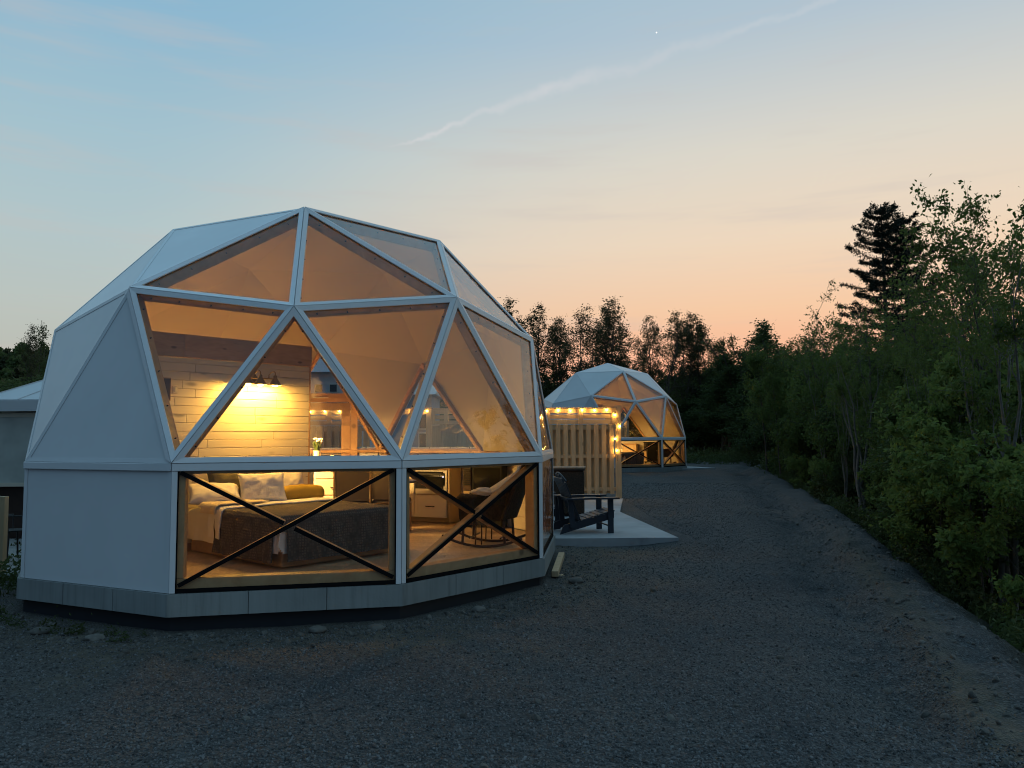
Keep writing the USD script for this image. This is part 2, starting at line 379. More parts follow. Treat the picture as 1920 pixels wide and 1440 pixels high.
leaf('leaf_mid', (0.22, 0.29, 0.065), (0.105, 0.15, 0.040), .5)
leaf('leaf_light', (0.30, 0.38, 0.085), (0.15, 0.21, 0.055), 0.5)
leaf('leaf_brown', (0.12, 0.13, 0.055), (0.06, 0.068, 0.03), 0.45)
leaf('needle', (0.030, 0.046, 0.024), (0.014, 0.024, 0.014), 0.15)
leaf('weed', (0.10, 0.13, 0.045), (0.05, 0.065, 0.02), 0.3)


def concrete(name, col, streak=True):
    nodes = {'tc': ('texture_coordinate', {}), 'm': ('mapping', {'scale': (6.0, 6.0, 0.35) if streak else (1, 1, 1)}), 'n': ('noise_texture', {'scale': 2.2, 'detail': 7.0, 'roughness': 0.62}), 'n2': ('noise_texture', {'scale': 0.9, 'detail': 5.0}),
             'r': ('rgb_ramp', {'ramp': [(0.25, tuple(np.array(col) * 0.62)), (0.45, tuple(np.array(col) * 0.92)), (0.8, tuple(np.array(col) * 1.1))]}), 'r2': ('rgb_ramp', {'ramp': [(0.3, (0.72, 0.72, 0.72)), (0.6, (1, 1, 1))]}),
             'mx': ('mix_color', {'blend_type': 'multiply', 'fac': 1.0}), 'bn': ('noise_texture', {'scale': 45.0, 'detail': 4.0}), 'b': ('bump', {'strength': 0.25, 'distance': 0.006}), 'p': ('principled_bsdf', {'roughness': 0.85})}
    links = [('tc.object', 'm.vector'), ('m.vector', 'n.vector'), ('tc.object', 'n2.vector'), ('n.fac', 'r.fac'), ('n2.fac', 'r2.fac'), ('r.color', 'mx.a'), ('r2.color', 'mx.b'), ('mx.result', 'p.base_color'), ('tc.object', 'bn.vector'), ('bn.fac', 'b.height'), ('b.normal', 'p.normal')]
    MAT[name] = usdkit.material(stage, L(name), nodes, links, surface='p.BSDF')


concrete('concrete', (0.27, 0.285, 0.275))
concrete('slab_concrete', (0.42, 0.43, 0.44), False)


def ground_material():
    nodes = {'g': ('geometry', {}), 'at': ('attribute', {'attribute': 'dirt'}), 'aw': ('attribute', {'attribute': 'woods'}),
             'v': ('voronoi_texture', {'scale': 60.0}), 'v2': ('voronoi_texture', {'scale': 17.0}), 'n': ('noise_texture', {'scale': 0.55, 'detail': 6.0, 'roughness': 0.6}), 'n2': ('noise_texture', {'scale': 3.5, 'detail': 6.0, 'roughness': 0.7}), 'n3': ('noise_texture', {'scale': 20.0, 'detail': 5.0, 'roughness': 0.7}),
             'bw': ('rgb_to_bw', {}),
             'rs': ('rgb_ramp', {'ramp': [(0.0, (0.040, 0.041, 0.042)), (0.6, (0.082, 0.083, 0.084)), (0.85, (0.125, 0.126, 0.127)), (1.0, (0.18, 0.18, 0.18))]}),
             'rp': ('rgb_ramp', {'ramp': [(0.32, (0.62, 0.70, 0.76)), (0.5, (1.0, 0.99, 0.98)), (0.68, (1.22, 1.14, 1.06))]}),
             'mp': ('mix_color', {'blend_type': 'multiply', 'fac': 1.0, 'use_clamp': False}),
             'rd': ('rgb_ramp', {'ramp': [(0.25, (0.06, 0.050, 0.038)), (0.5, (0.115, 0.098, 0.074)), (0.8, (0.19, 0.165, 0.13))]}),
             'df': ('math', {'math_type': 'multiply'}), 'dn': ('map_range', {'from_min': 0.32, 'from_max': 0.62, 'to_min': 0.1, 'to_max': 1.3, 'clamp': True}), 'dc': ('clamp', {}),
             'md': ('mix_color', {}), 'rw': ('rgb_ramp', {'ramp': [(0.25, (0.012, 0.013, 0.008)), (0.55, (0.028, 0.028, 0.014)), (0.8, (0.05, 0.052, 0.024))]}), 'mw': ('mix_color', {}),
             'hb': ('math', {'math_type': 'add'}), 'b': ('bump', {'strength': 0.9, 'distance': 0.02}), 'p': ('principled_bsdf', {'roughness': 0.9, 'specular_ior_level': 0.3})}
    P = 'g.position'
    links = [(P, 'v.vector'), (P, 'v2.vector'), (P, 'n.vector'), (P, 'n2.vector'), (P, 'n3.vector'), ('v.color', 'bw.color'), ('bw.val', 'rs.fac'), ('n.fac', 'rp.fac'), ('rs.color', 'mp.a'), ('rp.color', 'mp.b'),
             ('n2.fac', 'rd.fac'), ('n3.fac', 'dn.value'), ('at.fac', 'df.value1'), ('dn.result', 'df.value2'), ('df.value', 'dc.value'), ('mp.result', 'md.a'), ('rd.color', 'md.b'), ('dc.result', 'md.fac'),
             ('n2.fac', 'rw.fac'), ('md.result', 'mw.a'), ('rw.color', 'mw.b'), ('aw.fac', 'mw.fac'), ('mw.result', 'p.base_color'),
             ('v.distance', 'hb.value1'), ('n3.fac', 'hb.value2'), ('hb.value', 'b.height'), ('b.normal', 'p.normal')]
    MAT['ground'] = usdkit.material(stage, L('ground'), nodes, links, surface='p.BSDF')


ground_material()


def waffle():
    """the brown bedspread: rows of woven cells"""
    nodes = {'tc': ('texture_coordinate', {}), 'v': ('voronoi_texture', {'scale': 34.0, 'randomness': 0.25, 'metric': 'chebychev'}), 'r': ('rgb_ramp', {'ramp': [(0.1, (0.17, 0.132, 0.10)), (0.5, (0.07, 0.055, 0.044))]}),
             'b': ('bump', {'invert': True, 'strength': 1.0, 'distance': 0.012}), 'p': ('principled_bsdf', {'roughness': 0.95})}
    MAT['waffle'] = usdkit.material(stage, L('waffle'), nodes, [('tc.object', 'v.vector'), ('v.distance', 'r.fac'), ('r.color', 'p.base_color'), ('v.distance', 'b.height'), ('b.normal', 'p.normal')], surface='p.BSDF')


waffle()

# ------------------------------------------------------------------ ground
DC = np.array([-2.7152, 10.3402])        # near dome's centre
A1 = -78.568                             # and turn
R = 3.35
EQ = 1.1674
D2, A2, Z2 = np.array([4.2593, 33.9468]), -75.387, 0.1486


def sm(x, a, b):
    t = np.clip((np.asarray(x, float) - a) / (b - a), 0, 1)
    return t * t * (3 - 2 * t)


def crest(y): return np.interp(y, [-10, 0, 4, 6, 8.4, 10.2, 14, 21, 32, 42, 60], [0.8, 2.0, 3.1, 3.75, 4.5, 5.0, 6.1, 7.7, 10.3, 14.5, 30])


def ring_dist(x, y, c, rot):
    """distance outside the decagon"""
    a = np.degrees(np.arctan2(y - c[1], x - c[0])) - rot
    a = (a + 18) % 36 - 18
    return np.hypot(x - c[0], y - c[1]) * np.cos(np.radians(a)) - R * math.cos(PI / 10)


def gz(x, y):
    x, y = np.asarray(x, float), np.asarray(y, float)
    z = np.interp(y, [-50, 8, 11.5, 20, 30, 60, 400], [-.36, -.36, -.25, -.11, -.03, .1, .3])
    z = z + 0.10 * np.exp(-((x - 2.75) / .7) ** 2 - ((y - 11.7) / 1.0) ** 2)
    z = z - 0.42 * sm(-x, 5.2, 8.5) * (1 - sm(y, 20, 30))
    d = x - crest(y)
    P = np.stack([x, y, 0 * x], -1)
    nz = meshkit.fbm(P * 1.3, 4, 3) - .5
    z = z - 0.13 * sm(d, -1.6, -.9) + 0.17 * sm(d, -.80, -.40) + (0.30 * nz + .09 * (meshkit.fbm(P * 4.5, 3, 14) - .5)) * sm(d, -1.7, -.8)
    fall = np.where(d > 0, -0.55 * d, 0)
    z = z + np.maximum(fall, -2.1) * (1 - .55 * sm(y, 22, 40)) * 1.0 + nz * .5 * sm(d, .3, 3)
    rd = ring_dist(x, y, DC, A1)
    z = z + 0.02 * np.exp(-(rd / .3) ** 2) + (0.06 * (meshkit.fbm(P * 5.1, 3, 9) - .5) + 0.02) * np.exp(-((rd - .5) / .35) ** 2)
    z = z + 0.035 * (meshkit.fbm(P * .8, 3, 5) - .5) + 0.016 * (meshkit.fbm(P * 7.0, 3, 6) - .5)
    return z


def make_ground():
    xs = np.unique(np.concatenate([np.arange(-7, 7.01, .07), np.arange(-14, 18, .25), np.arange(-60, 70, 2.0), np.linspace(-500, 500, 41)]).round(3))
    ys = np.unique(np.concatenate([np.arange(3.0, 14.01, .07), np.arange(-3, 45, .3), np.arange(-20, 90, 2.0), np.linspace(-300, 700, 41)]).round(3))
    X, Y = np.meshgrid(xs, ys)
    x, y = X.ravel(), Y.ravel()
    Z = gz(x, y)
    nx, ny = len(xs), len(ys)
    i, j = np.meshgrid(np.arange(nx - 1), np.arange(ny - 1)); i, j = i.ravel(), j.ravel()
    Fq = np.stack([j * nx + i, j * nx + i + 1, (j + 1) * nx + i + 1, (j + 1) * nx + i], 1)
    p = obj('ground', (np.stack([x, y, Z], 1), Fq), MAT['ground'], smooth=True)
    tag(p, 'dark grey gravel drive running past the domes to the woods', kind='structure')
    d = x - crest(y)
    rd = ring_dist(x, y, DC, A1)
    nn = meshkit.fbm(np.stack([x, y, 0 * x], -1) * 1.1, 4, 21)
    dirt = np.exp(-((rd - .45) / .5) ** 2) * (.35 + nn) + .55 * sm(nn, .55, .7) * np.exp(-((rd - 1.0) / .8) ** 2)
    dirt = dirt + sm(d, -.66, -.50) * (1 - sm(d, -.34, -.16)) * np.clip(.85 + 2.2 * (nn - .5), 0, 1) * (1 - sm(y, 8, 14) * .8)
    dirt = dirt + .5 * np.exp(-((y - 11.0) / .35) ** 2) * sm(x, .8, 1.2) * (1 - sm(x, 2.2, 2.8))
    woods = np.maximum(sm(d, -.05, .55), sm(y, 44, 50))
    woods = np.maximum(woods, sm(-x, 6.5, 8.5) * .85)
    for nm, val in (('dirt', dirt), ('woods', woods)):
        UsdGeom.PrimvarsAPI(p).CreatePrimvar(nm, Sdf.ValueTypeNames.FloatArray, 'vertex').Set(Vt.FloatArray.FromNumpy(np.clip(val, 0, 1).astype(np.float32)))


make_ground()


def make_hills():
    az = np.radians(np.linspace(-75, 75, 200)); rr = np.array([110, 150, 190, 230, 300, 420.])
    hh = np.array([0, 3.5, 10, 16, 20, 10.])
    prof = 0.75 + .5 * meshkit.fbm(np.stack([az * 6, 0 * az, 0 * az], 1), 3, 4) + .35 * sm(-az, .4, .75) - .25 * np.exp(-((az - .1) / .15) ** 2)
    V = [[r * math.sin(a), r * math.cos(a), -1 + h * p] for r, h in zip(rr, hh) for a, p in zip(az, prof)]
    n = len(az); i, j = np.meshgrid(np.arange(n - 1), np.arange(len(rr) - 1)); i, j = i.ravel(), j.ravel()
    p = obj('hills', (np.array(V), np.stack([j * n + i, (j + 1) * n + i, (j + 1) * n + i + 1, j * n + i + 1], 1)), MAT['leaf_dark'], smooth=True)
    tag(p, 'low dark wooded hills behind the clearing', kind='structure')
    return prof, az


HILL = make_hills()


# ------------------------------------------------------------------ geodesic domes
LAT = {'p': 26.565, 'm': 31.717, 'r': 58.283, 'e': 0.0}


def gv(key):
    if key == 'top': return np.array([0, 0, R + EQ])
    k, az = key[0], float(key[1:])
    la, a = math.radians(LAT[k]), math.radians(az)
    return np.array([R * math.cos(la) * math.cos(a), R * math.cos(la) * math.sin(a), R * math.sin(la) + EQ])


def K(k, az): return f'{k}{az % 360}'


FACETS = []
for _i in range(5):
    _a = 72 * _i
    FACETS += [('top', K('r', _a), K('r', _a + 72)), (K('r', _a), K('p', _a), K('m', _a + 36)), (K('r', _a), K('m', _a - 36), K('p', _a)), (K('r', _a), K('m', _a + 36), K('r', _a + 72)),
               (K('p', _a), K('e', _a - 18), K('e', _a + 18)), (K('m', _a + 36), K('p', _a), K('e', _a + 18)), (K('m', _a + 36), K('e', _a + 18), K('e', _a + 54)), (K('m', _a + 36), K('e', _a + 54), K('p', _a + 72))]


def fs(txt): return [frozenset(K(t[0], int(t[1:])) for t in tri.split()) for tri in txt.split(',')]


def make_dome(label, cat, loc, rotz, glass_set, ripple_set, bays, detail):
    root = thing('geodesic_dome', label, cat, loc, rotz)
    edges = {}
    for f in FACETS:
        for i in range(3): edges.setdefault(frozenset((f[i], f[(i + 1) % 3])), []).append(f)
    ge = {e for e, fsx in edges.items() if any(frozenset(f) in glass_set for f in fsx)}
    strips = {e: MB() for e in edges}; timb = {e: MB() for e in ge}

    def ew(e): return (0.052, 0.016) if e in ge else (0.040, 0.005)
    for f in FACETS:
        P = [gv(k) for k in f]
        n = np.cross(P[1] - P[0], P[2] - P[0]); n /= np.linalg.norm(n)
        if n @ (P[0] + P[1] + P[2] - np.array([0, 0, 3 * EQ])) < 0:
            f = (f[0], f[2], f[1]); P = [P[0], P[2], P[1]]; n = -n
        P = np.array(P)
        E = [frozenset((f[i], f[(i + 1) % 3])) for i in range(3)]

        def inset(wf):
            out = []
            for i in range(3):
                ea = P[(i + 1) % 3] - P[i]; eb = P[(i - 1) % 3] - P[i]
                ea /= np.linalg.norm(ea); eb /= np.linalg.norm(eb)
                s = np.linalg.norm(np.cross(ea, eb))
                out.append(P[i] + eb * (wf(E[i]) / s) + ea * (wf(E[i - 1]) / s))
            return np.array(out)
        Q = inset(lambda e: ew(e)[0]); QT = inset(lambda e: 0.045)
        for i in range(3):
            j = (i + 1) % 3; e = E[i]; t = ew(e)[1]
            quad = np.array([P[i], P[j], Q[j], Q[i]])
            lip = np.array([0, 0, 0.45, 0.45])[:, None] * n * t          # the strip is a little peaked along its edge
            strips[e].hexa(quad + n * 0.001, quad + n * t * 1.25 - lip)
            if e in ge:
                qt = np.array([P[i], P[j], QT[j], QT[i]])
                timb[e].hexa(qt - n * 0.15, qt - n * 0.012)
        if frozenset(f) in glass_set:
            MB().add(P - n * 0.005, [[0, 1, 2]]).build('glass_pane', MAT['ripple_vinyl' if frozenset(f) in ripple_set else 'window_vinyl'], root)
        else:
            o = MB().hexa(P - n * 0.02, P).build('canvas_panel', MAT['canvas'], root)
            MB().hexa(P - n * 0.065, P - n * 0.03).build('liner_panel', MAT['liner'], root)
    for e, mb in strips.items(): mb.build('strut' if e in ge else 'seam_strip', MAT['white_strut'] if e in ge else MAT['canvas'], root)
    bolt = MB()
    for e, mb in timb.items():
        tp = mb.build('timber', MAT['timber'], root)
        a, b = [gv(k) for k in sorted(e)]
        for t in (.12, .3, .5, .7, .88):
            c = a + (b - a) * t; rad = (c - np.array([0, 0, EQ])); rad /= np.linalg.norm(rad)
            side = np.cross(b - a, rad); side /= np.linalg.norm(side)
            for sg in (-1, 1): bolt.tube([c - rad * .07 + side * sg * .04, c - rad * .07 + side * sg * .056], .007, 6)
    if bolt.n: tag(bolt.build('bolt_heads', MAT['black_metal'], root), kind='stuff')
    # riser wall, bay by bay
    for k in range(10):
        az = 36 * k; kind = bays.get(az, 'wall')
        A, Bv = gv(K('e', az - 18)), gv(K('e', az + 18)); A[2] = Bv[2] = 0
        X = (Bv - A) / np.linalg.norm(Bv - A); LEN = np.linalg.norm(Bv - A); n = np.array([X[1], -X[0], 0])
        if n @ A < 0: n = -n
        Zu = np.array([0, 0, 1.0])

        def at(s, z, o): return A + X * s + Zu * z + n * o

        def bx(mb, s0, s1, z0, z1, o0, o1, bev=0.0): return mb.box(at((s0 + s1) / 2, (z0 + z1) / 2, (o0 + o1) / 2), (s1 - s0, abs(o1 - o0), z1 - z0), X, n, Zu, bev)
        # ring beam and corner posts
        bx(MB(), 0.0, LEN, EQ - .072, EQ - .002, 0.002, .018, .004).build('ring_beam', MAT['white_strut'], root)
        for s0, s1 in ((0, .05), (LEN - .05, LEN)): bx(MB(), s0, s1, 0, EQ - .074, .001, .014 if kind != 'wall' else .006, .002).build('corner_strip', MAT['white_strut'] if kind != 'wall' else MAT['canvas'], root)
        if kind == 'wall':
            bx(MB(), .004, LEN - .004, 0, EQ - .002, -.06, 0).build('wall_panel', MAT['canvas'], root)
            bx(MB(), .05, LEN - .05, EQ - .03, EQ, -.30, -.06).build('window_sill', MAT['timber'], root)
            if detail and az in (108, 144, 216):
                for q in range(6): bx(MB(), .04, LEN - .04, .012 + q * .186, .012 + q * .186 + .182, -.085, -.062, .003).build('plank', MAT['whitewash'], root)
            else:
                bx(MB(), .03, LEN - .03, 0, EQ - .035, -.09, -.062).build('inner_lining', MAT['liner'], root)
        elif kind in ('brace', 'pane'):
            MB().add([at(.03, .02, -.004), at(LEN - .03, .02, -.004), at(LEN - .03, EQ - .03, -.004), at(.03, EQ - .03, -.004)], [[0, 1, 2, 3]]).build('glass_pane', MAT['ripple_vinyl' if kind == 'pane' else 'window_vinyl'], root)
            bx(MB(), .05, LEN - .05, 0, .038, .001, .012).build('black_sill', MAT['black_strip'], root)
            for s0, s1 in ((.05, .062), (LEN - .062, LEN - .05)): bx(MB(), s0, s1, .038, EQ - .074, .001, .008).build('black_edge', MAT['black_strip'], root)
            bx(MB(), .04, LEN - .04, .002, .125, -.16, -.012, .004).build('timber_sill', MAT['timber'], root)
            for s0, s1 in ((.055, .115), (LEN - .115, LEN - .055)): bx(MB(), s0, s1, .127, EQ - .10, -.15, -.013, .004).build('timber_post', MAT['timber'], root)
            bx(MB(), .03, LEN - .03, EQ - .098, EQ - .01, -.16, -.02, .004).build('timber_header', MAT['timber'], root)
            if kind == 'brace':
                p0, p1, q0, q1 = at(.075, .065, 0), at(LEN - .075, EQ - .085, 0), at(LEN - .075, .065, 0), at(.075, EQ - .085, 0)
                mid = (p0 + p1) / 2; ax = (q1 - q0) / np.linalg.norm(q1 - q0)
                for segs in (((p0, p1),), ((q0, mid - ax * .055), (mid + ax * .055, q1))):
                    for a, b in segs:
                        br = MB().bar(a - n * .062, b - n * .062, .038, .09, n, .004).build('cross_brace', MAT['timber'], root)
                        MB().bar(a + n * .006, b + n * .006, .038, .008, n).build('black_face', MAT['black_strip'], br)
        elif kind == 'door':
            c = LEN / 2
            for s0, s1 in ((.06, c - .62), (c + .62, LEN - .06)): bx(MB(), s0, s1, 0, EQ - .002, -.06, 0).build('wall_panel', MAT['canvas'], root)
            for s0, s1 in ((c - .62, c - .50), (c + .50, c + .62)): bx(MB(), s0, s1, 0, 2.16, -.14, .01, .004).build('door_post', MAT['timber'], root)
            hd = bx(MB(), c - .66, c + .66, 2.02, 2.17, -.18, -.145, .004).build('door_header', MAT['timber'], root, label='timber header board over the glazed door')
            bx(MB(), c - .12, c + .13, 2.085, 2.105, -.20, -.181, .004).build('door_closer', MAT['white_paint'], hd)
            bx(MB(), c - .50, c + .50, 2.02, 2.16, -.10, 0).build('door_head', MAT['timber'], root)
            dr = bx(MB(), c - .495, c - .34, 0.01, 2.01, -.09, -.045, .004)
            bx(dr, c + .34, c + .495, 0.01, 2.01, -.09, -.045, .004); bx(dr, c - .34, c + .34, 1.88, 2.01, -.09, -.045, .004); bx(dr, c - .34, c + .34, .01, .25, -.09, -.045, .004)
            dr = dr.build('door', MAT['timber'], root)
            MB().add([at(c - .34, .25, -.07), at(c + .34, .25, -.07), at(c + .34, 1.88, -.07), at(c - .34, 1.88, -.07)], [[0, 1, 2, 3]]).build('door_pane', MAT['door_glass'], dr)
            MB().tube([at(c + .42, .95, -.14), at(c + .42, 1.1, -.14)], .012).build('handle', MAT['black_metal'], dr)
        # foundation
        Ro = (R + .035) / R; Rf = (R - .03) / R
        for q in range(3):
            s0, s1 = q / 3, (q + 1) / 3
            a, b = A + (Bv - A) * s0, A + (Bv - A) * s1
            g = X * (.003 if q else 0.0); h = X * (.003 if q < 2 else 0.0)
            top = np.array([a * Ro + g, b * Ro - h, b * .9 - h, a * .9 + g])
            MB().hexa(top - Zu * .205, top - Zu * .004).build('foundation_block', MAT['concrete'], root)
        q4 = np.array([A * Rf, Bv * Rf, Bv * .88, A * .88])
        MB().hexa(q4 - Zu * .9, q4 - Zu * .206).build('footing', MAT['black_plastic'], root)
    # floor: boards clipped to the decagon
    from shapely.geometry import Polygon, box as sbox
    from shapely import affinity
    dec = Polygon([(gv(K('e', 18 + 36 * k)) * .965)[:2] for k in range(10)])
    th = -rotz
    w = .19; hwn = int(R / w) + 1
    rg = random.Random(5)
    for k in range(-hwn, hwn):
        x = -R - rg.random() * 1.2
        while x < R:
            ln = 1.35; s = sbox(x, k * w, x + ln - .003, k * w + w - .003)
            s = affinity.rotate(s, th, origin=(0, 0)).intersection(dec); x += ln
            if s.is_empty or s.area < .004 or s.geom_type != 'Polygon': continue
            t = trimesh.creation.extrude_polygon(s, .014, engine='earcut'); t.apply_translation((0, 0, -.015))
            MB().tm(t).build('floor_board', MAT['floor_wood'], root)
    t = trimesh.creation.extrude_polygon(dec, .12, engine='earcut'); t.apply_translation((0, 0, -.14))
    MB().tm(t).build('floor_base', MAT['concrete'], root)
    return root


G_FRONT = fs('r0 p0 m36,r0 m-36 p0,m-36 p0 e-18,p0 e-18 e18,m36 p0 e18')
G1 = set(G_FRONT + fs('r0 m36 r72,r72 m36 p72,m36 e18 e54,m36 e54 p72,p72 e54 e90,m180 e162 e198,p144 e126 e162'))
G2 = set(G_FRONT + fs('m36 e18 e54,m36 e54 p72,m180 e162 e198,p144 e126 e162'))
RIP = set(fs('p72 e54 e90,m36 e54 p72,r72 m36 p72'))
make_dome('large white canvas dome with lit glazed front nearest the camera', 'dome tent', (DC[0], DC[1], 0), A1, G1, RIP, {0: 'brace', 36: 'brace', 72: 'pane', 180: 'door'}, True)
make_dome('small far white canvas dome at the end of the gravel drive', 'dome tent', (D2[0], D2[1], Z2), A2, G2, set(fs('m36 e18 e54,m36 e54 p72')), {0: 'brace', 36: 'brace', 180: 'door'}, False)

# ------------------------------------------------------------------ inside the near dome
WALL0 = np.array([-4.0516, 9.6334]); WROT = 48.653
INSIDE = []                                  # (prim, loc, rot, label in the far dome)


def rot2(p, deg):
    c, s = math.cos(math.radians(deg)), math.sin(math.radians(deg)); p = np.asarray(p, float)
    return np.array([c * p[0] - s * p[1], s * p[0] + c * p[1]])


def fr(base, rot, x, y, z=0.0):
    q = np.asarray(base)[:2] + rot2((x, y), rot)
    return (q[0], q[1], z)


def inside(p, loc, rot, far_label): INSIDE.append((p, loc, rot, far_label)); return p


def make_partition():
    loc = (WALL0[0], WALL0[1], 0)
    t = thing('plank_wall', 'whitewashed plank wall with a dark timber beam behind the bed', 'partition wall', loc, WROT)
    rg = random.Random(3)
    z, k = 0.10, 0
    while z < 2.36:
        hgt = min(.1065, 2.405 - z); x = -1.15
        while x < 1.74:
            ln = rg.uniform(.7, 1.5); x2 = min(1.74, x + ln)
            if 1.74 - x2 < .25: x2 = 1.74
            o = rg.uniform(0, .003)
            MB().box(((x + x2) / 2, .01 - o, z + hgt / 2), (x2 - x - .004, .022, hgt - .005), bev=.003).build('plank', MAT['whitewash'], t)
            x = x2
        z += hgt
    for x0, x1 in ((-1.15, -.1), (-.1, .95), (.95, 1.76)): MB().box(((x0 + x1) / 2, -.004, 2.555), (x1 - x0 - .002, .06, .29), bev=.004).build('top_beam', MAT['beam_wood'], t)
    MB().box((.295, .065, 1.2), (2.85, .08, 2.39)).build('core', MAT['cream_paint'], t)
    MB().box((1.752, .05, 1.2), (.024, .11, 2.4), bev=.003).build('end_board', MAT['timber'], t)
    MB().box((.3, -.004, .05), (2.9, .024, .095), bev=.003).build('baseboard', MAT['counter_wood'], t)
    inside(t, loc, WROT, 'whitewashed plank wall inside the far dome')
    fl = fr(WALL0, WROT, -.31, -.02, 1.86)
    t = thing('wall_panel', 'narrow dark brown board on the plank wall left of the lamp', 'wall board', fl, WROT)
    MB().box((0, 0, .142), (.10, .03, .285), bev=.004).build('board', MAT['beam_wood'], t)
    MB().box((0, -.018, .142), (.08, .008, .26), bev=.002).build('board_face', MAT['dark_wood'], t)
    fl = fr(WALL0, WROT, -.20, -.008, 1.95)
    t = thing('wall_switch', 'small white switch plate on the plank wall', 'light switch', fl, WROT)
    MB().box((0, 0, .05), (.07, .012, .1), bev=.004).build('plate', MAT['ceramic'], t)
    MB().box((0, -.008, .05), (.03, .008, .06), bev=.003).build('rocker', MAT['white_paint'], t)


def make_sconce(loc, rt, label, far_label, glow):
    t = thing('wall_lamp', label, 'wall lamp', loc, rt)
    MB().lathe([(0, 0), (.07, 0), (.07, .012), (.055, .024), (0, .026)], (0, -.002, .2), 20, (0, -1, 0)).build('back_plate', MAT['brass'], t, 40)
    MB().tube([(-.28, -.06, .2), (.28, -.06, .2)], .009, 8).tube([(0, -.02, .2), (0, -.06, .2)], .011, 8).build('bar', MAT['brass'], t, 40)
    for x in (-.18, 0.0, .22):
        MB().tube([(x, -.06, .2), (x, -.06, .25), (x, -.12, .285), (x, -.19, .29), (x, -.22, .27), (x, -.22, .235)], .007, 8).build('arm', MAT['brass'], t, 40)
        sh = MB().lathe([(.018, .235), (.024, .225), (.026, .20), (.034, .185), (.055, .15), (.082, .108), (.084, .100), (.078, .108), (.05, .148), (.03, .18), (.0, .19)], (x, -.22, 0), 24).build('shade', MAT['lamp_metal'], t, 40)
        b = trimesh.creation.icosphere(2, .034); b.apply_scale((1, 1, .9)); b.apply_translation((x, -.22, .112))
        MB().tm(b).build('bulb', MAT[glow], sh, True)
    inside(t, loc, rt, far_label)


def cloth(x0, x1, y0, y1, top, dl, dr, d0, d1, off=0.0, rad=.07, step=.025, wave=.018, seed=1, corner=.10, thick=0.012):
    """a cloth lying over a bed top x0..x1, y0..y1 (y0 the foot) that hangs dl, dr, d0, d1 over its sides"""
    us = np.arange(x0 - dl, x1 + dr + step / 2, step); vs = np.arange(y0 - d0, y1 + d1 + step / 2, step)
    U, Vv = np.meshgrid(us, vs)
    U, Vv = U.ravel(), Vv.ravel()
    du = np.maximum(x0 - U, 0) + np.maximum(U - x1, 0); dv = np.maximum(y0 - Vv, 0) + np.maximum(Vv - y1, 0)
    su = np.where(U < x0, -1, 1); sv = np.where(Vv < y0, -1, 1)

    def fold(d):
        a = np.minimum(d / rad, PI / 2)
        return np.where(d > 0, rad * np.sin(a), 0), np.where(d > 0, rad * (1 - np.cos(a)) + np.maximum(d - rad * PI / 2, 0), 0)
    ou, zu = fold(du); ov, zv = fold(dv)
    drop = np.maximum(zu, zv)
    nz = meshkit.fbm(np.stack([U * 5, Vv * 5, 0 * U], -1), 3, seed) - .5
    rip = (np.sin(U * 17 + seed + 4 * nz) * (dv > 0) + np.sin(Vv * 15 + seed * 2 + 4 * nz) * (du > 0)) * wave * np.clip(drop / .25, 0, 1)
    X = np.clip(U, x0, x1) + su * (ou + (du > 0) * (rip + off + .10 * drop * .5)); Y = np.clip(Vv, y0, y1) + sv * (ov + (dv > 0) * (rip + off + .10 * drop * .5))
    Z = top + off - drop + (nz * .022) * (drop < .02)
    P = np.stack([X, Y, Z], 1)
    nx, ny = len(us), len(vs); i, j = np.meshgrid(np.arange(nx - 1), np.arange(ny - 1)); i, j = i.ravel(), j.ravel()
    Fq = np.stack([j * nx + i, j * nx + i + 1, (j + 1) * nx + i + 1, (j + 1) * nx + i], 1)
    c = (du > 0) & (dv > 0) & (du + dv > corner)
    Fq = Fq[~c[Fq].any(1)]
    F = np.vstack([Fq[:, [0, 1, 2]], Fq[:, [0, 2, 3]]])
    m = trimesh.Trimesh(P, F, process=False); m.remove_unreferenced_vertices()
    N = m.vertex_normals
    V2 = np.vstack([m.vertices, m.vertices - N * thick]); n = len(m.vertices)
    ed = trimesh.grouping.group_rows(m.edges_sorted, require_count=1)
    e = m.edges[ed]
    side = np.vstack([np.stack([e[:, 1], e[:, 0], e[:, 0] + n], 1), np.stack([e[:, 1], e[:, 0] + n, e[:, 1] + n], 1)])
    return trimesh.Trimesh(V2, np.vstack([m.faces, m.faces[:, ::-1] + n, side]), process=False)


def pillow(w, h, t, seed=1, n=26, pinch=.08):
    a = np.linspace(-1, 1, n); Aa, Bb = np.meshgrid(a, a); Aa, Bb = Aa.ravel(), Bb.ravel()
    X = w / 2 * Aa * (1 - pinch * (1 - Bb ** 2)); Y = h / 2 * Bb * (1 - pinch * (1 - Aa ** 2))
    th = t / 2 * (np.clip((1 - Aa ** 2) * (1 - Bb ** 2), 0, 1)) ** .42
    P = np.stack([X, Y, 0 * X], -1)
    nz = (meshkit.fbm(P * 9, 3, seed) - .5) * t * .22 * (th > 0)
    top = np.stack([X, Y, th + nz], 1); bot = np.stack([X, Y, -th + nz * .4], 1)
    i, j = np.meshgrid(np.arange(n - 1), np.arange(n - 1)); i, j = i.ravel(), j.ravel()
    Fq = np.stack([j * n + i, j * n + i + 1, (j + 1) * n + i + 1, (j + 1) * n + i], 1)
    m = trimesh.Trimesh(np.vstack([top, bot]), np.vstack([Fq[:, [0, 1, 2]], Fq[:, [0, 2, 3]], Fq[:, [2, 1, 0]] + n * n, Fq[:, [3, 2, 0]] + n * n]), process=False)
    m.merge_vertices(digits_vertex=5)
    return m


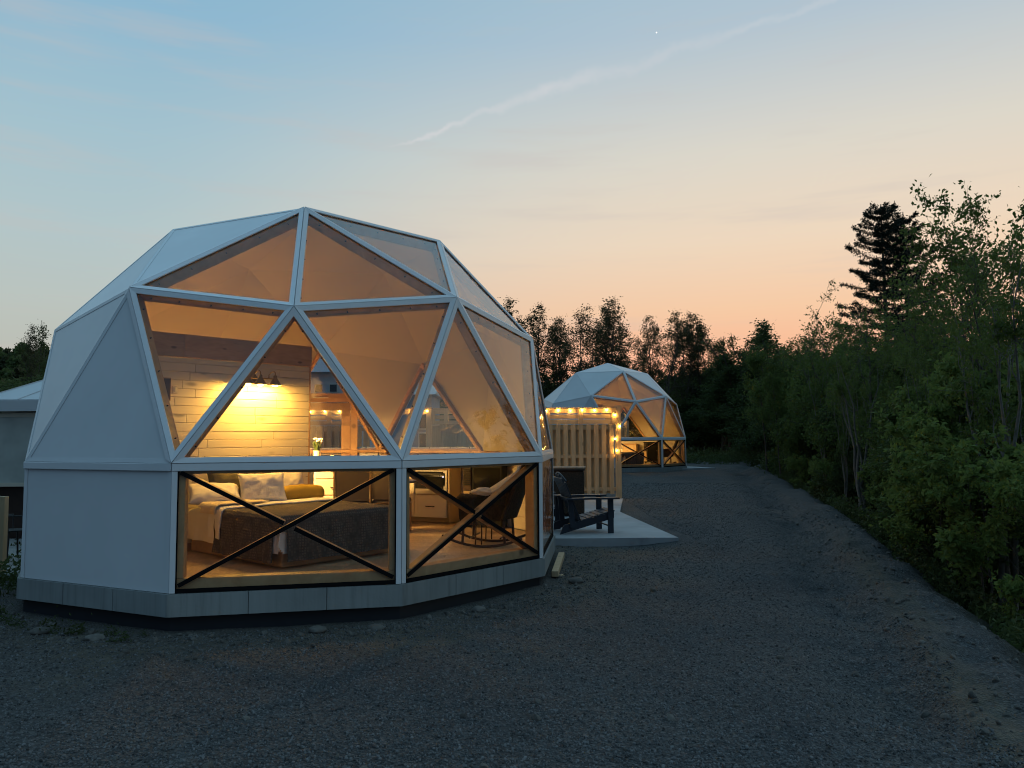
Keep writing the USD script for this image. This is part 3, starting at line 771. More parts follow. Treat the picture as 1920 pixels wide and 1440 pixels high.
def make_bed():
    loc = (WALL0[0], WALL0[1], 0)
    t = thing('bed', 'double bed with a brown waffle bedspread against the plank wall', 'bed', loc, WROT)
    W_, LN, TOP = 1.55, 2.14, .55
    MB().box((W_ / 2, -LN / 2, .16), (W_ - .06, LN - .10, .30), bev=.01).build('bed_base', MAT['bed_wood'], t)
    MB().box((W_ / 2, -LN / 2 + .01, .42), (W_ - .02, LN - .04, .23), bev=.06).build('mattress', MAT['white_linen'], t, 40)
    MB().tm(cloth(.03, W_ - .03, -LN + .05, -.06, TOP - .01, .40, .40, .40, 0.0, -.012, seed=3, corner=.44)).build('bed_sheet', MAT['white_linen'], t, 50)
    MB().tm(cloth(.03, W_ - .03, -LN + .05, -.82, TOP, .54, .54, .53, 0.0, .022, seed=3, corner=.24)).build('bedspread', MAT['waffle'], t, 50)
    MB().tm(cloth(.03, W_ - .03, -.98, -.66, TOP + .015, .40, .3, 0.0, 0.0, .03, seed=5, wave=.02)).build('folded_sheet', MAT['white_quilt'], t, 50, label='white sheet folded back over the bedspread')
    MB().tm(cloth(.03, .62, -.86, -.52, TOP + .03, .16, 0.0, 0.0, 0.0, .05, seed=8, wave=.02)).build('folded_throw', MAT['cream_throw'], t, 50, label='cream throw folded over the bed edge')
    inside(t, loc, WROT, 'double bed with dark cover inside the far dome')
    # pillows: (x along the wall, y from the wall, z, size, tilt from upright, turn, roll)
    def put(name, label, cat_, mat, x, y, z, size, tilt, turn, seed, bolster=False):
        p = fr(WALL0, WROT, x, y, z)
        o = thing(name, label, cat_, p, WROT + turn)
        m = pillow(*size, seed=seed)
        m.apply_transform(trimesh.transformations.rotation_matrix(math.radians(90 - tilt), (1, 0, 0)))
        m.apply_translation((0, 0, -m.bounds[0][2]))
        MB().tm(m).build('cover', MAT[mat], o, True)
        return o
    put('pillow', 'white sleeping pillow slumped at the left end of the bed', 'pillow', 'white_linen', .17, -.34, TOP + .03, (.62, .42, .20), 62, -22, 11)
    put('pillow', 'large olive green pillow propped behind the white quilted cushion', 'pillow', 'olive_cloth', .47, -.24, TOP + .03, (.66, .46, .19), 18, -4, 12)
    put('pillow', 'second olive pillow mostly hidden behind the front cushion', 'pillow', 'olive_cloth', .98, -.14, TOP + .03, (.62, .44, .17), 12, 0, 13)
    put('pillow', 'white pillow leaning at the right end of the bed head', 'pillow', 'white_linen', 1.29, -.20, TOP + .02, (.56, .42, .18), 22, 6, 14)
    put('cushion', 'white quilted cushion standing in front at the middle of the bed', 'cushion', 'white_quilt', .72, -.52, TOP + .035, (.60, .40, .20), 24, -14, 15)
    p = fr(WALL0, WROT, 1.30, -.46, TOP + .115)
    o = thing('bolster', 'mustard yellow bolster cushion lying beside the white quilted cushion', 'cushion', p, WROT - 8)
    xs = np.linspace(-.34, .34, 28); rr = .10 * (1 - np.clip((np.abs(xs) - .28) / .06, 0, 1) ** 2 * .45) * (1 + .03 * np.sin(xs * 40))
    MB().tube(np.stack([xs, 0 * xs, .012 * np.cos(xs * 9)], 1), rr, 22).build('cover', MAT['mustard_cloth'], o, 60)


def make_kitchen():
    base, rt = (-1.04, 12.51), -24.6
    loc = (base[0], base[1], 0)
    t = thing('kitchen_unit', 'cream kitchenette with wooden worktop along the back wall', 'kitchen cabinet', loc, rt)
    D_ = .40
    MB().box((-.90, D_ / 2 + .012, .475), (1.78, D_ - .02, .79)).build('carcass', MAT['panel_tan'], t)
    MB().box((-.90, D_ / 2 + .06, .04), (1.76, D_ - .1, .075)).build('toe_kick', MAT['panel_tan'], t)
    MB().box((-.89, D_ / 2 - .005, .89), (1.86, D_ + .04, .04), bev=.004).build('worktop', MAT['counter_wood'], t)
    MB().box((.006, D_ / 2, .44), (.02, D_, .86), bev=.002).build('side_panel', MAT['panel_tan'], t)

    def front(name, x0, x1, z0, z1, hx=None, hz=None, vert=True):
        d = MB().box(((x0 + x1) / 2, -.006, (z0 + z1) / 2), (x1 - x0 - .006, .02, z1 - z0 - .006), bev=.002)
        fw = .05
        for a, b, c, e in ((x0 + .003, x0 + fw, z0 + .003, z1 - .003), (x1 - fw, x1 - .003, z0 + .003, z1 - .003)): d.box(((a + b) / 2, -.02, (c + e) / 2), (b - a, .01, e - c), bev=.002)
        for c, e in ((z0 + .003, z0 + fw), (z1 - fw, z1 - .003)): d.box(((x0 + x1) / 2, -.0205, (c + e) / 2), (x1 - x0 - 2 * fw, .009, e - c), bev=.002)
        d = d.build(name, MAT['white_paint'], t)
        if hx is not None:
            q = [(hx, -.03, hz - .06), (hx, -.05, hz - .05), (hx, -.05, hz + .05), (hx, -.03, hz + .06)] if vert else [(hx - .08, -.028, hz), (hx - .07, -.05, hz), (hx + .07, -.05, hz), (hx + .08, -.028, hz)]
            MB().tube(q, .008, 6).build('handle', MAT['black_metal'], d)
    front('drawer', -.63, -.02, .09, .455, -.33, .27, False)
    front('door', -1.03, -.635, .09, .86, -.68, .74)
    front('door', -1.43, -1.035, .09, .86, -1.40, .74)
    front('door', -1.78, -1.435, .09, .86, -1.47, .74)
    o = thing('microwave', 'built in microwave with dark door over the kitchen drawer', 'microwave', fr(base, rt, -.325, 0, .46), rt)
    MB().box((0, .008, .2), (.60, .03, .395), bev=.004).build('frame', MAT['steel'], o)
    dd = MB().box((-.03, -.014, .235), (.52, .014, .28), bev=.003).build('door', MAT['dark_screen'], o)
    MB().box((-.03, -.026, .335), (.48, .012, .03), bev=.004).build('handle', MAT['black_metal'], dd)
    MB().box((0, -.016, .05), (.57, .016, .06), bev=.004).build('lower_trim', MAT['steel'], o)
    MB().box((.235, -.014, .25), (.05, .012, .2), bev=.002).build('control_panel', MAT['dark_screen'], o)
    MB().box((.235, -.0215, .29), (.036, .003, .02)).build('clock_display', MAT['clock_glow'], o)
    inside(t, loc, rt, 'cream kitchenette inside the far dome')
    # on the worktop
    o = thing('kettle', 'black kettle standing at the right of the wooden worktop', 'kettle', fr(base, rt, -.10, .18, .912), rt)
    MB().lathe([(0, 0), (.085, 0), (.095, .02), (.09, .10), (.07, .15), (.05, .165), (0, .168)], n=20).build('body', MAT['black_metal'], o, 40)
    MB().lathe([(0, .168), (.03, .17), (.018, .19), (0, .195)], n=12).build('lid', MAT['black_metal'], o, 40)
    MB().tube([(-.08, 0, .13), (-.14, 0, .15), (-.155, 0, .09), (-.10, 0, .04)], .011, 8).build('handle', MAT['black_metal'], o, 40)
    MB().tube([(.07, 0, .08), (.12, 0, .13), (.14, 0, .14)], [.02, .014, .01], 8).build('spout', MAT['black_metal'], o, 40)
    o = thing('coffee_jar', 'small dark jar beside the kettle on the worktop', 'jar', fr(base, rt, -.02, .25, .912), rt)
    MB().lathe([(0, 0), (.04, 0), (.042, .10), (.036, .115), (0, .116)], n=16).build('body', MAT['green_tarp'], o, 40)
    MB().lathe([(.0, .117), (.038, .117), (.038, .135), (0, .136)], n=16).build('lid', MAT['black_metal'], o, 40)
    o = thing('dish_rack', 'wire dish rack on the worktop left of the kettle', 'dish rack', fr(base, rt, -.72, .2, .912), rt)
    wr = MB()
    for z in (.02, .10): wr.tube([(-.16, -.1, z), (.16, -.1, z), (.16, .1, z), (-.16, .1, z), (-.16, -.1, z)], .004, 5)
    wr.build('rim', MAT['black_metal'], o)
    for x in np.linspace(-.15, .15, 9): MB().tube([(x, -.1, .10), (x, -.1, .02), (x, .1, .02), (x, .1, .10)], .003, 5).build('wire', MAT['black_metal'], o)
    for x, lb, cl in ((-.42, 'white mug on the worktop between dish rack and kettle', 'ceramic'), (-.50, 'steel mug beside the white mug on the worktop', 'steel')):
        o = thing('mug', lb, 'mug', fr(base, rt, x, .2, .912), rt)
        MB().lathe([(0, 0), (.036, 0), (.038, .09), (.034, .09), (.032, .01), (0, .01)], n=16).build('cup', MAT[cl], o, 40)
        MB().tube([(.036, 0, .07), (.062, 0, .065), (.062, 0, .03), (.036, 0, .02)], .006, 6).build('handle', MAT[cl], o)


def make_furniture():
    # black heater cabinet by the right wall
    loc, rt = (-.40, 12.05, 0), -22
    t = thing('fireplace_stove', 'black stove cabinet behind the rocking chair', 'stove', loc, rt)
    MB().box((.07, 0, .5), (.50, .34, .93), bev=.01).build('body', MAT['black_metal'], t)
    MB().box((.07, -.175, .52), (.44, .012, .80), bev=.004).build('front_glass', MAT['dark_screen'], t)
    lv = MB().box((-.265, 0, .5), (.15, .34, .93), bev=.01).build('side_column', MAT['dark_wood'], t)
    for k in range(9): MB().box((-.265, -.176, .66 + k * .03), (.12, .012, .016), bev=.003).build('louvre', MAT['black_metal'], lv)
    MB().box((-.265, -.174, .33), (.12, .008, .46), bev=.003).build('lower_panel', MAT['panel_tan'], lv)
    MB().box((0, 0, .98), (.72, .38, .028), bev=.006).build('top', MAT['black_metal'], t)
    for x in (-.28, .28): MB().box((x, 0, .02), (.06, .3, .038), bev=.005).build('foot', MAT['black_metal'], t)
    inside(t, loc, rt, 'dark stove cabinet inside the far dome')
    # tall chest of drawers beyond the plank wall
    loc, rt = (-2.68, 11.72, 0), 6
    t = thing('chest_of_drawers', 'cream chest of drawers at the right end of the plank wall', 'chest of drawers', loc, rt)
    MB().box((0, .01, .53), (.62, .36, 1.02), bev=.006).build('carcass', MAT['cream_paint'], t)
    MB().box((0, 0, 1.062), (.66, .41, .03), bev=.006).build('top', MAT['counter_wood'], t)
    for k in range(4):
        d = MB().box((0, -.178, .17 + k * .245), (.57, .018, .228), bev=.005).build('drawer', MAT['cream_paint'], t)
        MB().tube([(-.06, -.188, .17 + k * .245), (-.045, -.205, .165 + k * .245), (.045, -.205, .165 + k * .245), (.06, -.188, .17 + k * .245)], .008, 6).build('handle', MAT['black_metal'], d)
    # flower pot
    loc = (-2.935, 11.56, 1.078)
    t = thing('flower_pot', 'white pot of pale flowers on the chest of drawers', 'flower pot', loc, 0)
    MB().lathe([(0, 0), (.045, 0), (.056, .125), (.05, .125), (.046, .10), (0, .10)], n=20).build('pot', MAT['ceramic'], t, 40)
    rg = np.random.default_rng(4); st, fl = MB(), MB()
    for k in range(70):
        a, r = rg.uniform(0, 2 * PI), rg.uniform(.01, .075); h = rg.uniform(.08, .16)
        e = np.array([r * math.cos(a), r * math.sin(a), .11 + h])
        st.tube([(r * .3 * math.cos(a), r * .3 * math.sin(a), .10), e * (.8, .8, .9), e], .0035, 4)
    st.build('leaves', MAT['leaf_mid'], t)
    for k in range(16):
        a, r = rg.uniform(0, 2 * PI), rg.uniform(.01, .085)
        b = trimesh.creation.icosphere(1, rg.uniform(.012, .019)); b.apply_translation((r * math.cos(a), r * math.sin(a), rg.uniform(.25, .31)))
        MB().tm(b).build('flower', MAT['petal'], t, True)
    t = thing('folded_cloth', 'crumpled cream cloth on the chest of drawers beside the flowers', 'cloth', (-2.72, 11.60, 1.078), 20)
    b = trimesh.creation.icosphere(3, 1.0); b.vertices *= np.array([.11, .07, .03]) * (0.8 + .5 * meshkit.fbm(b.vertices * 2.2, 3, 4))[:, None]; b.apply_translation((0, 0, .018))
    MB().tm(b).build('cloth', MAT['cream_throw'], t, True)
    # dining chairs and table
    def chair(loc, rt, label):
        t = thing('dining_chair', label, 'chair', loc, rt, 'dining chairs beside the round table')
        MB().box((0, 0, .46), (.47, .46, .09), bev=.03).build('seat', MAT['taupe_cloth'], t, 40)
        b = MB()
        for k in range(5): b.box((0, -.215 - .012 * k, .56 + k * .115), (.46, .06, .118), bev=.012)
        b = MB().hexa([(-.23, -.24, .5), (.23, -.24, .5), (.235, -.30, 1.10), (-.235, -.30, 1.10)], [(-.23, -.19, .5), (.23, -.19, .5), (.235, -.245, 1.10), (-.235, -.245, 1.10)])
        b.build('backrest', MAT['taupe_cloth'], t)
        for sx in (-1, 1):
            MB().hexa([(sx * .235, -.245, .42), (sx * .262, -.245, .42), (sx * .262, -.305, 1.085), (sx * .238, -.305, 1.085)], [(sx * .235, -.185, .42), (sx * .262, -.185, .42), (sx * .262, -.24, 1.085), (sx * .238, -.24, 1.085)]).build('back_edge', MAT['chair_wood'], t)
            for sy in (-1, 1): MB().hexa([(sx * .2 - .022, sy * .2 - .022, .42), (sx * .2 + .022, sy * .2 - .022, .42), (sx * .2 + .022, sy * .2 + .022, .42), (sx * .2 - .022, sy * .2 + .022, .42)], [(sx * .21 - .014, sy * .22 - .014, 0), (sx * .21 + .014, sy * .22 - .014, 0), (sx * .21 + .014, sy * .22 + .014, 0), (sx * .21 - .014, sy * .22 + .014, 0)]).build('leg', MAT['chair_wood'], t)
        return t
    chair((-2.30, 11.15, 0), 8, 'taupe high backed dining chair next to the chest of drawers')
    chair((-1.78, 11.42, 0), -10, 'taupe high backed dining chair next to the kitchenette')
    t = thing('dining_table', 'dark wooden round table beyond the dining chairs', 'table', (-1.85, 11.98, 0), 0)
    MB().lathe([(0, .70), (.40, .70), (.42, .712), (.42, .73), (.40, .738), (0, .738)], n=36).build('tabletop', MAT['dark_wood'], t, 40)
    MB().lathe([(0, .0), (.25, 0), (.25, .025), (.06, .05), (.04, .2), (.035, .68), (.12, .70), (0, .70)], n=24).build('pedestal', MAT['dark_wood'], t, 40)


def make_rocker():
    loc, rt = (-.30, 10.02, 0), 168
    t = thing('rocking_chair', 'dark wicker rocking chair behind the right hand cross braces', 'rocking chair', loc, rt)
    for sy in (-1, 1):
        a = np.radians(np.linspace(-25, 27, 26)); rad = 1.18
        MB().tube(np.stack([rad * np.sin(a) + .02, 0 * a + sy * .27, rad * (1 - np.cos(a)) + .018], 1), .016, 8).build('rocker', MAT['dark_wood'], t, 40)
        for x, z1 in ((.27, .42), (-.24, .42)): MB().tube([(x * 1.08, sy * .27, .03 + .03 * abs(x)), (x, sy * .26, z1)], .017, 8).build('leg', MAT['dark_wood'], t, 40)
        for x in (.12, .04): MB().tube([(x, sy * .27, .04), (x * .9, sy * .27, .36)], .009, 6).build('spindle', MAT['dark_wood'], t)
        # woven side and arm
        arm = MB().tube([(.34, sy * .29, .60), (.30, sy * .30, .635), (.10, sy * .31, .64), (-.12, sy * .31, .66), (-.27, sy * .28, .74)], [.035, .045, .045, .042, .03], 10).build('arm', MAT['wicker'], t, 50)
        MB().hexa([(.32, sy * .27, .36), (-.25, sy * .26, .34), (-.28, sy * .28, .70), (.33, sy * .29, .60)], [(.32, sy * .31, .36), (-.25, sy * .30, .34), (-.28, sy * .32, .70), (.33, sy * .33, .60)]).build('woven_side', MAT['wicker'], t)
    MB().box((.03, 0, .385), (.60, .54, .085), bev=.03).build('seat', MAT['wicker'], t, 40)
    MB().box((.325, 0, .30), (.02, .50, .12), bev=.008).build('front_apron', MAT['wicker'], t)
    for x in (.2, -.2): MB().tube([(x, -.26, .12), (x, .26, .12)], .011, 6).build('stretcher', MAT['dark_wood'], t)
    # curved woven back
    na, nz = 15, 12; V = []
    for o in (0.0, .035):
        for k in range(nz):
            f = k / (nz - 1); z = .36 + f * .66
            for q in range(na):
                y = -.30 + .60 * q / (na - 1); yy = y * (1 + .06 * math.sin(f * PI)) * (1 - .18 * max(0, f - .7) / .3)
                V.append((-.22 - .26 * f - .10 * (1 - (y / .30) ** 2) - o, yy, z + .06 * f * (1 - (y / .3) ** 2)))
    V = np.array(V); Fq = []
    for k in range(nz - 1):
        for q in range(na - 1):
            a = k * na + q; Fq.append([a, a + 1, a + na + 1, a + na]); b = a + na * nz; Fq.append([b, b + na, b + na + 1, b + 1])
    MB().add(V, Fq).build('woven_back', MAT['wicker'], t, 60)
    rim = np.array([V[k * na] for k in range(nz)] + [V[(nz - 1) * na + q] for q in range(na)] + [V[k * na + na - 1] for k in range(nz - 1, -1, -1)]) - np.array([.018, 0, 0])
    MB().tube(rim, .026, 8).build('back_rim', MAT['wicker'], t, 50)
    inside(t, loc, rt, 'dark rocking chair inside the far dome')
    o = thing('fleece_throw', 'white fleece throw draped over the rocking chair back and arm', 'throw', loc, rt)
    path = np.array([(-.10, .315, .70), (-.22, .33, .76), (-.33, .31, .84), (-.42, .26, .94), (-.47, .20, 1.06), (-.50, .10, 1.10), (-.52, -.02, 1.11), (-.52, -.14, 1.08)])
    m = MB().tube(path, [.05, .06, .05, .035, .03, .03, .028, .02], 14)
    v = np.vstack(m.v); v = v + (meshkit.fbm(v * 22, 3, 2) - .5)[:, None] * .05
    MB().add(v, np.vstack(m.f)).build('fleece', MAT['fleece'], o, True)
    v2 = trimesh.creation.icosphere(3, 1.0); v2.vertices *= np.array([.17, .06, .055]) * (.7 + .7 * meshkit.fbm(v2.vertices * 2.6, 3, 8))[:, None]
    v2.apply_translation((-.02, .31, .70)); MB().tm(v2).build('fleece_fold', MAT['fleece'], o, True)


make_partition()
make_sconce(fr(WALL0, WROT, .84, 0, 2.0), WROT, 'lit three shade metal wall lamp above the bed', 'lit wall lamp above the bed inside the far dome', 'bulb_glow')
make_sconce(fr(WALL0, WROT, 1.42, .105, 1.60), WROT + 180, 'lit wall lamp on the kitchen side of the plank wall', 'lit wall lamp on the kitchen side of the far dome wall', 'warm_glow')
make_bed(); make_kitchen(); make_furniture(); make_rocker()
for _p, _loc, _rt, _lb in INSIDE:
    q = D2 + rot2(np.asarray(_loc)[:2] - DC, A2 - A1)
    dup(_p, (q[0], q[1], _loc[2] + Z2), _rt + A2 - A1, _lb)

# ------------------------------------------------------------------ terrace, fence, things outdoors
from shapely.geometry import Polygon
SLAB = -0.12


def make_slabs():
    dec = Polygon([DC + rot2([(R + .06) * math.cos(math.radians(18 + 36 * k)), (R + .06) * math.sin(math.radians(18 + 36 * k))], A1) for k in range(10)])
    pg = Polygon([(-1.0, 11.55), (2.47, 11.56), (2.16, 15.59), (2.70, 18.93), (2.72, 19.35), (-7.0, 19.35), (-7.0, 13.9), (-1.0, 13.9)]).difference(dec)
    if pg.geom_type != 'Polygon': pg = max(pg.geoms, key=lambda g: g.area)
    t = trimesh.creation.extrude_polygon(pg, .35, engine='earcut'); t.apply_translation((0, 0, SLAB - .35))
    tag(obj('patio', t, MAT['slab_concrete']), 'pale concrete patio slab with a pointed corner beside the near dome', kind='structure')
    pg = Polygon([(6.6, 32.2), (8.65, 32.85), (7.9, 34.6), (7.2, 34.6)])
    t = trimesh.creation.extrude_polygon(pg, .3, engine='earcut'); t.apply_translation((0, 0, .05 - .3))
    tag(obj('patio', t, MAT['slab_concrete']), 'thin concrete slab tip beside the far dome', kind='structure')


def make_fence(label, loc, rt, n_panels, z_top=2.25, pw=1.70, header=0.0):
    t = thing('privacy_fence', label, 'fence', loc, rt)
    post = 0.14
    x = 0.0

    def mkpost(xc): MB().box((xc, 0, z_top / 2 + .01), (post, post, z_top + .02), bev=.006).build('post', MAT['fence_wood'], t)
    mkpost(0)
    for k in range(n_panels):
        x1 = x - post / 2; x0 = x1 - pw; xc = (x0 + x1) / 2
        for z0, z1 in ((z_top - .155, z_top - .01), (z_top - .285, z_top - .185), (z_top - .42, z_top - .315)):
            MB().box((xc, -.035, (z0 + z1) / 2), (pw, .022, z1 - z0), bev=.003).build('top_board', MAT['rail_wood'], t)
        MB().box((xc, -.057, z_top - .21), (.11, .018, .40), bev=.003).build('centre_stile', MAT['fence_wood'], t)
        for xs in (x0 + .05, x1 - .05): MB().box((xs, -.0565, z_top - .25), (.08, .018, .33), bev=.003).build('end_stile', MAT['fence_wood'], t)
        for z in (z_top - .52, 1.03, .22): MB().box((xc, .02, z), (pw, .09, .085), bev=.003).build('rail', MAT['rail_wood'], t)
        ns = 9; sp = pw / ns
        for q in range(ns):
            MB().box((x0 + sp * (q + .5), -.036, (z_top - .43 + .10) / 2), (.106, .02, z_top - .43 - .10), bev=.003).build('slat', MAT['fence_wood'], t)
            if q: MB().box((x0 + sp * q, .075, (z_top - .43 + .10) / 2), (.118, .02, z_top - .43 - .12), bev=.003).build('back_slat', MAT['fence_wood'], t)
        x = x0 - post / 2; mkpost(x)
    if header: MB().box((x - post / 2 - header / 2, -.02, z_top - .085), (header, .04, .15), bev=.004).build('gate_header', MAT['rail_wood'], t)
    return t, x


def string_lights(label, pts, wire, group=None):
    t = thing('string_lights', label, 'string lights', (0, 0, 0), 0)
    MB().tube(wire, .005, 5).build('wire', MAT['black_plastic'], t)
    for p in pts:
        c = trimesh.creation.icosphere(1, .0135); c.apply_translation(p)
        MB().tube([(p[0], p[1], p[2] + .055), (p[0], p[1], p[2] + .012)], .011, 6).build('socket', MAT['black_plastic'], t)
        MB().tm(c).build('bulb', MAT['fairy_glow'], t, True)
    return t


def adirondack(label, loc, rt):
    t = thing('adirondack_chair', label, 'chair', loc, rt, 'adirondack chairs on the patio'); m = MAT['navy_plastic']
    for sy in (-1, 1):
        MB().box((.40, sy * .29, .265), (.09, .035, .53), bev=.004).build('front_leg', m, t)
        MB().hexa([(.46, sy * .262 - .016, .33), (.46, sy * .262 - .016, .23), (-.42, sy * .262 - .016, .0), (-.36, sy * .262 - .016, .14)], [(.46, sy * .262 + .016, .33), (.46, sy * .262 + .016, .23), (-.42, sy * .262 + .016, 0), (-.36, sy * .262 + .016, .14)]).build('stringer', m, t)
        MB().hexa([(-.18, sy * .29 - .016, .10), (-.26, sy * .29 - .016, .10), (-.30, sy * .29 - .016, .54), (-.22, sy * .29 - .016, .54)], [(-.18, sy * .29 + .016, .10), (-.26, sy * .29 + .016, .10), (-.30, sy * .29 + .016, .54), (-.22, sy * .29 + .016, .54)]).build('rear_leg', m, t)
        MB().hexa([(.52, sy * .32 - .07, .533), (.52, sy * .32 + .07, .533), (-.34, sy * .33 + .045, .533), (-.34, sy * .33 - .045, .533)], [(.52, sy * .32 - .07, .56), (.52, sy * .32 + .07, .56), (-.34, sy * .33 + .045, .56), (-.34, sy * .33 - .045, .56)]).build('arm', m, t)
    for k in range(6):
        x = .44 - k * .092; z = .335 - k * .024
        MB().box((x, 0, z), (.078, .52, .022), (math.cos(.255), 0, math.sin(.255)), (0, 1, 0), bev=.003).build('seat_slat', m, t)
    MB().tube([(.36, -.26, .12), (.36, .26, .12)], .012, 6).build('stretcher', m, t)
    dx = np.array([-.42, 0, 1.0]); dx /= np.linalg.norm(dx); nx = np.array([dx[2], 0, -dx[0]])
    for k in range(7):
        y = (k - 3) * .083; ln = .80 - .016 * (k - 3) ** 2
        p0 = np.array([-.08, y * .86, .20]); p1 = p0 + dx * ln + np.array([0, y * .18, 0])
        MB().bar(p0, p1, .072, .02, nx, .003).build('back_slat', m, t)
    for f, wd in ((.36, .56), (.70, .60)):
        c = np.array([-.08, 0, .20]) + dx * f - nx * .026
        MB().box(c, (.07, wd, .022), dx, (0, 1, 0), bev=.003).build('back_rail', m, t)
    a = np.linspace(-.29, .29, 15)
    MB().tube([np.array([-.08, 0, .20]) + dx * (.80 - 1.6 * y * y) + np.array([0, y * 1.04, 0]) + nx * .016 for y in a], .014, 6).build('top_rim', m, t, 50)


def make_outdoor():
    fz = SLAB
    FX, FY = 2.62, 19.05
    f1, xl = make_fence('tall slatted wood fence with string lights right of the near dome', (FX, FY, fz), 0, 2)
    z = fz + 2.25
    f2, xl2 = make_fence('slatted wood fence section seen through the back window of the near dome', (FX + xl - .145, FY, fz), 0, 1, pw=.72, header=1.40)
    X2 = FX + xl - .145 + xl2
    f3, xl3 = make_fence('slatted wood fence section seen through the dome door', (X2 - 1.55, FY, fz), 0, 2)
    # lights: along the top rail and down the end post
    p = [(FX - .28 - .30 * k, FY - .085, z - .075 - .012 * (k % 2)) for k in range(13)]
    pp = [(FX - .08, FY - .10, z - .20), (FX + .03, FY - .10, z - .48), (FX - .08, FY - .10, z - .79), (FX - .05, FY - .10, z - 1.08)]
    w = [(FX - .28 - .30 * k / 4, FY - .085, z - .02 - .02 * math.sin(k / 4 * PI) ** 2) for k in range(50, -1, -1)]
    wq = [(FX - .02, FY - .09, z - .03)] + [(a[0], a[1], a[2] + .05) for a in pp] + [(FX - .03, FY - .09, z - 1.34)]
    string_lights('warm string lights along the fence top and down its end post', p + pp, np.array(w + wq))
    p = [(X2 - .05 - .36 * k, FY - .085, z - .075) for k in range(12)]
    string_lights('warm string lights on the fence behind the dome door', p, np.array([(X2 + .1 - .36 * k / 2, FY - .085, z - .02 - .02 * (k % 2)) for k in range(25)]))
    # fence behind the far dome
    o = np.array([FX + xl, FY + 1.0]); q = D2 + rot2(o - DC, A2 - A1)
    dup(f1, (q[0] + 1.2, q[1], fz + Z2), A2 - A1, 'slatted wood fence seen through the windows of the far dome')
    string_lights('warm string lights on the fence behind the far dome', [(q[0] + 1.0 - .4 * k, q[1] - .09, z + Z2 - .07) for k in range(9)], np.array([(q[0] + 1.2 - .2 * k, q[1] - .09, z + Z2 - .02 - .02 * (k % 2)) for k in range(20)]))
    adirondack('dark plastic adirondack chair facing right at the front of the patio', (1.086, 12.354, fz), 12)
    adirondack('dark adirondack chair half hidden behind the near dome glass', (.29, 12.95, fz), 12)
    # box with a wooden lid
    loc = (1.02, 15.0, fz)
    t = thing('storage_box', 'dark wicker box with a wooden lid behind the adirondack chairs', 'storage box', loc, -6)
    MB().box((0, 0, .45), (.74, .60, .84), bev=.03).build('body', MAT['wicker'], t)
    MB().box((0, 0, .885), (.78, .64, .03), bev=.006).build('lid_frame', MAT['dark_wood'], t)
    for k in range(5): MB().box((0, -.26 + k * .13, .915), (.80, .122, .028), bev=.004).build('lid_slat', MAT['lid_wood'], t)
    for sx in (-1, 1):
        for sy in (-1, 1): MB().box((sx * .33, sy * .26, .018), (.06, .06, .036), bev=.004).build('foot', MAT['black_plastic'], t)
    # small white cushion on the second chair
    o = thing('patio_cushion', 'small white cushion on the half hidden adirondack chair', 'cushion', (.42, 12.95, fz + .40), 12)
    m = pillow(.36, .36, .13, 4); m.apply_transform(trimesh.transformations.rotation_matrix(1.2, (0, 1, 0))); m.apply_translation((0, 0, .1))
    MB().tm(m).build('cover', MAT['white_linen'], o, True)
    # offcut of timber by the foundation
    a, b = np.array([.50, 9.30, 0]), np.array([.66, 10.55, 0])
    a[2], b[2] = gz(*a[:2]) + .055, gz(*b[:2]) + .055
    t = thing('timber_offcut', 'pale timber offcut lying along the right foundation corner', 'timber', ((a + b) / 2), 0)
    MB().bar(a - (a + b) / 2, b - (a + b) / 2, .08, .07, (0, 0, 1), .004).build('beam', MAT['fence_wood'], t)
    MB().bar(a - (a + b) / 2 + np.array([-.02, .2, -.075]), a - (a + b) / 2 + np.array([.12, .22, -.075]), .09, .06, (0, 0, 1), .004).build('packing_block', MAT['fence_wood'], t)
    # rocks by the foundation
    rg = np.random.default_rng(12)
    for lab, x, y, r in (('pale rock beside the timber offcut', .72, 9.05, .075), ('grey rock at the left front foundation corner', -3.62, 6.75, .07), ('flat brown rock under the front brace window', -1.75, 6.95, .065), ('small rock under the middle mullion', -1.25, 7.05, .065), ('round rock below the right brace window', -.35, 7.75, .06), ('larger rock left of the front corner', -4.25, 7.0, .07)):
        b = trimesh.creation.icosphere(2, 1.0)
        b.vertices *= (0.7 + .6 * meshkit.fbm(b.vertices * 1.7 + rg.uniform(0, 9), 3, 3))[:, None] * np.array([1.2, .9, .55]) * r * (1 + .25 * np.sign(b.vertices) * meshkit.noise(b.vertices * 3 + 5, 2)[:, None])
        b.apply_translation((x, y, float(gz(x, y)) + r * .25))
        tag(obj('rock', b, MAT['rock'], smooth=40), lab, 'rock', 'loose rocks along the foundation')
    # buildings glimpsed through the dome's back windows
    t = thing('cabin', 'pale blue cabin with a dark window behind the fence', 'cabin', (-3.3, 24.6, 0), 0)
    MB().box((0, 0, 1.35), (1.7, 2.6, 2.7)).build('wall', MAT['blue_wall'], t)
    rf = MB().hexa([(-1.0, -1.6, 2.7), (1.0, -1.6, 2.7), (1.0, 1.6, 2.7), (-1.0, 1.6, 2.7)], [(-1.0, -.05, 3.2), (1.0, -.05, 3.2), (1.0, .05, 3.2), (-1.0, .05, 3.2)]).build('roof', MAT['white_wall'], t)
    for zz in (1.25, 1.95):
        wn = MB().box((.63, -1.325, zz), (.36, .05, .62), bev=.004).build('window_frame', MAT['white_paint'], t)
        MB().box((.63, -1.355, zz), (.28, .012, .54)).build('pane', MAT['dark_screen'], wn)
    t = thing('cottage', 'white cottage with two small square windows beyond the dome door', 'cottage', (-9.6, 38.0, 0), 0)
    MB().box((0, 0, 2.4), (5.0, 4, 4.2)).build('wall', MAT['white_wall'], t)
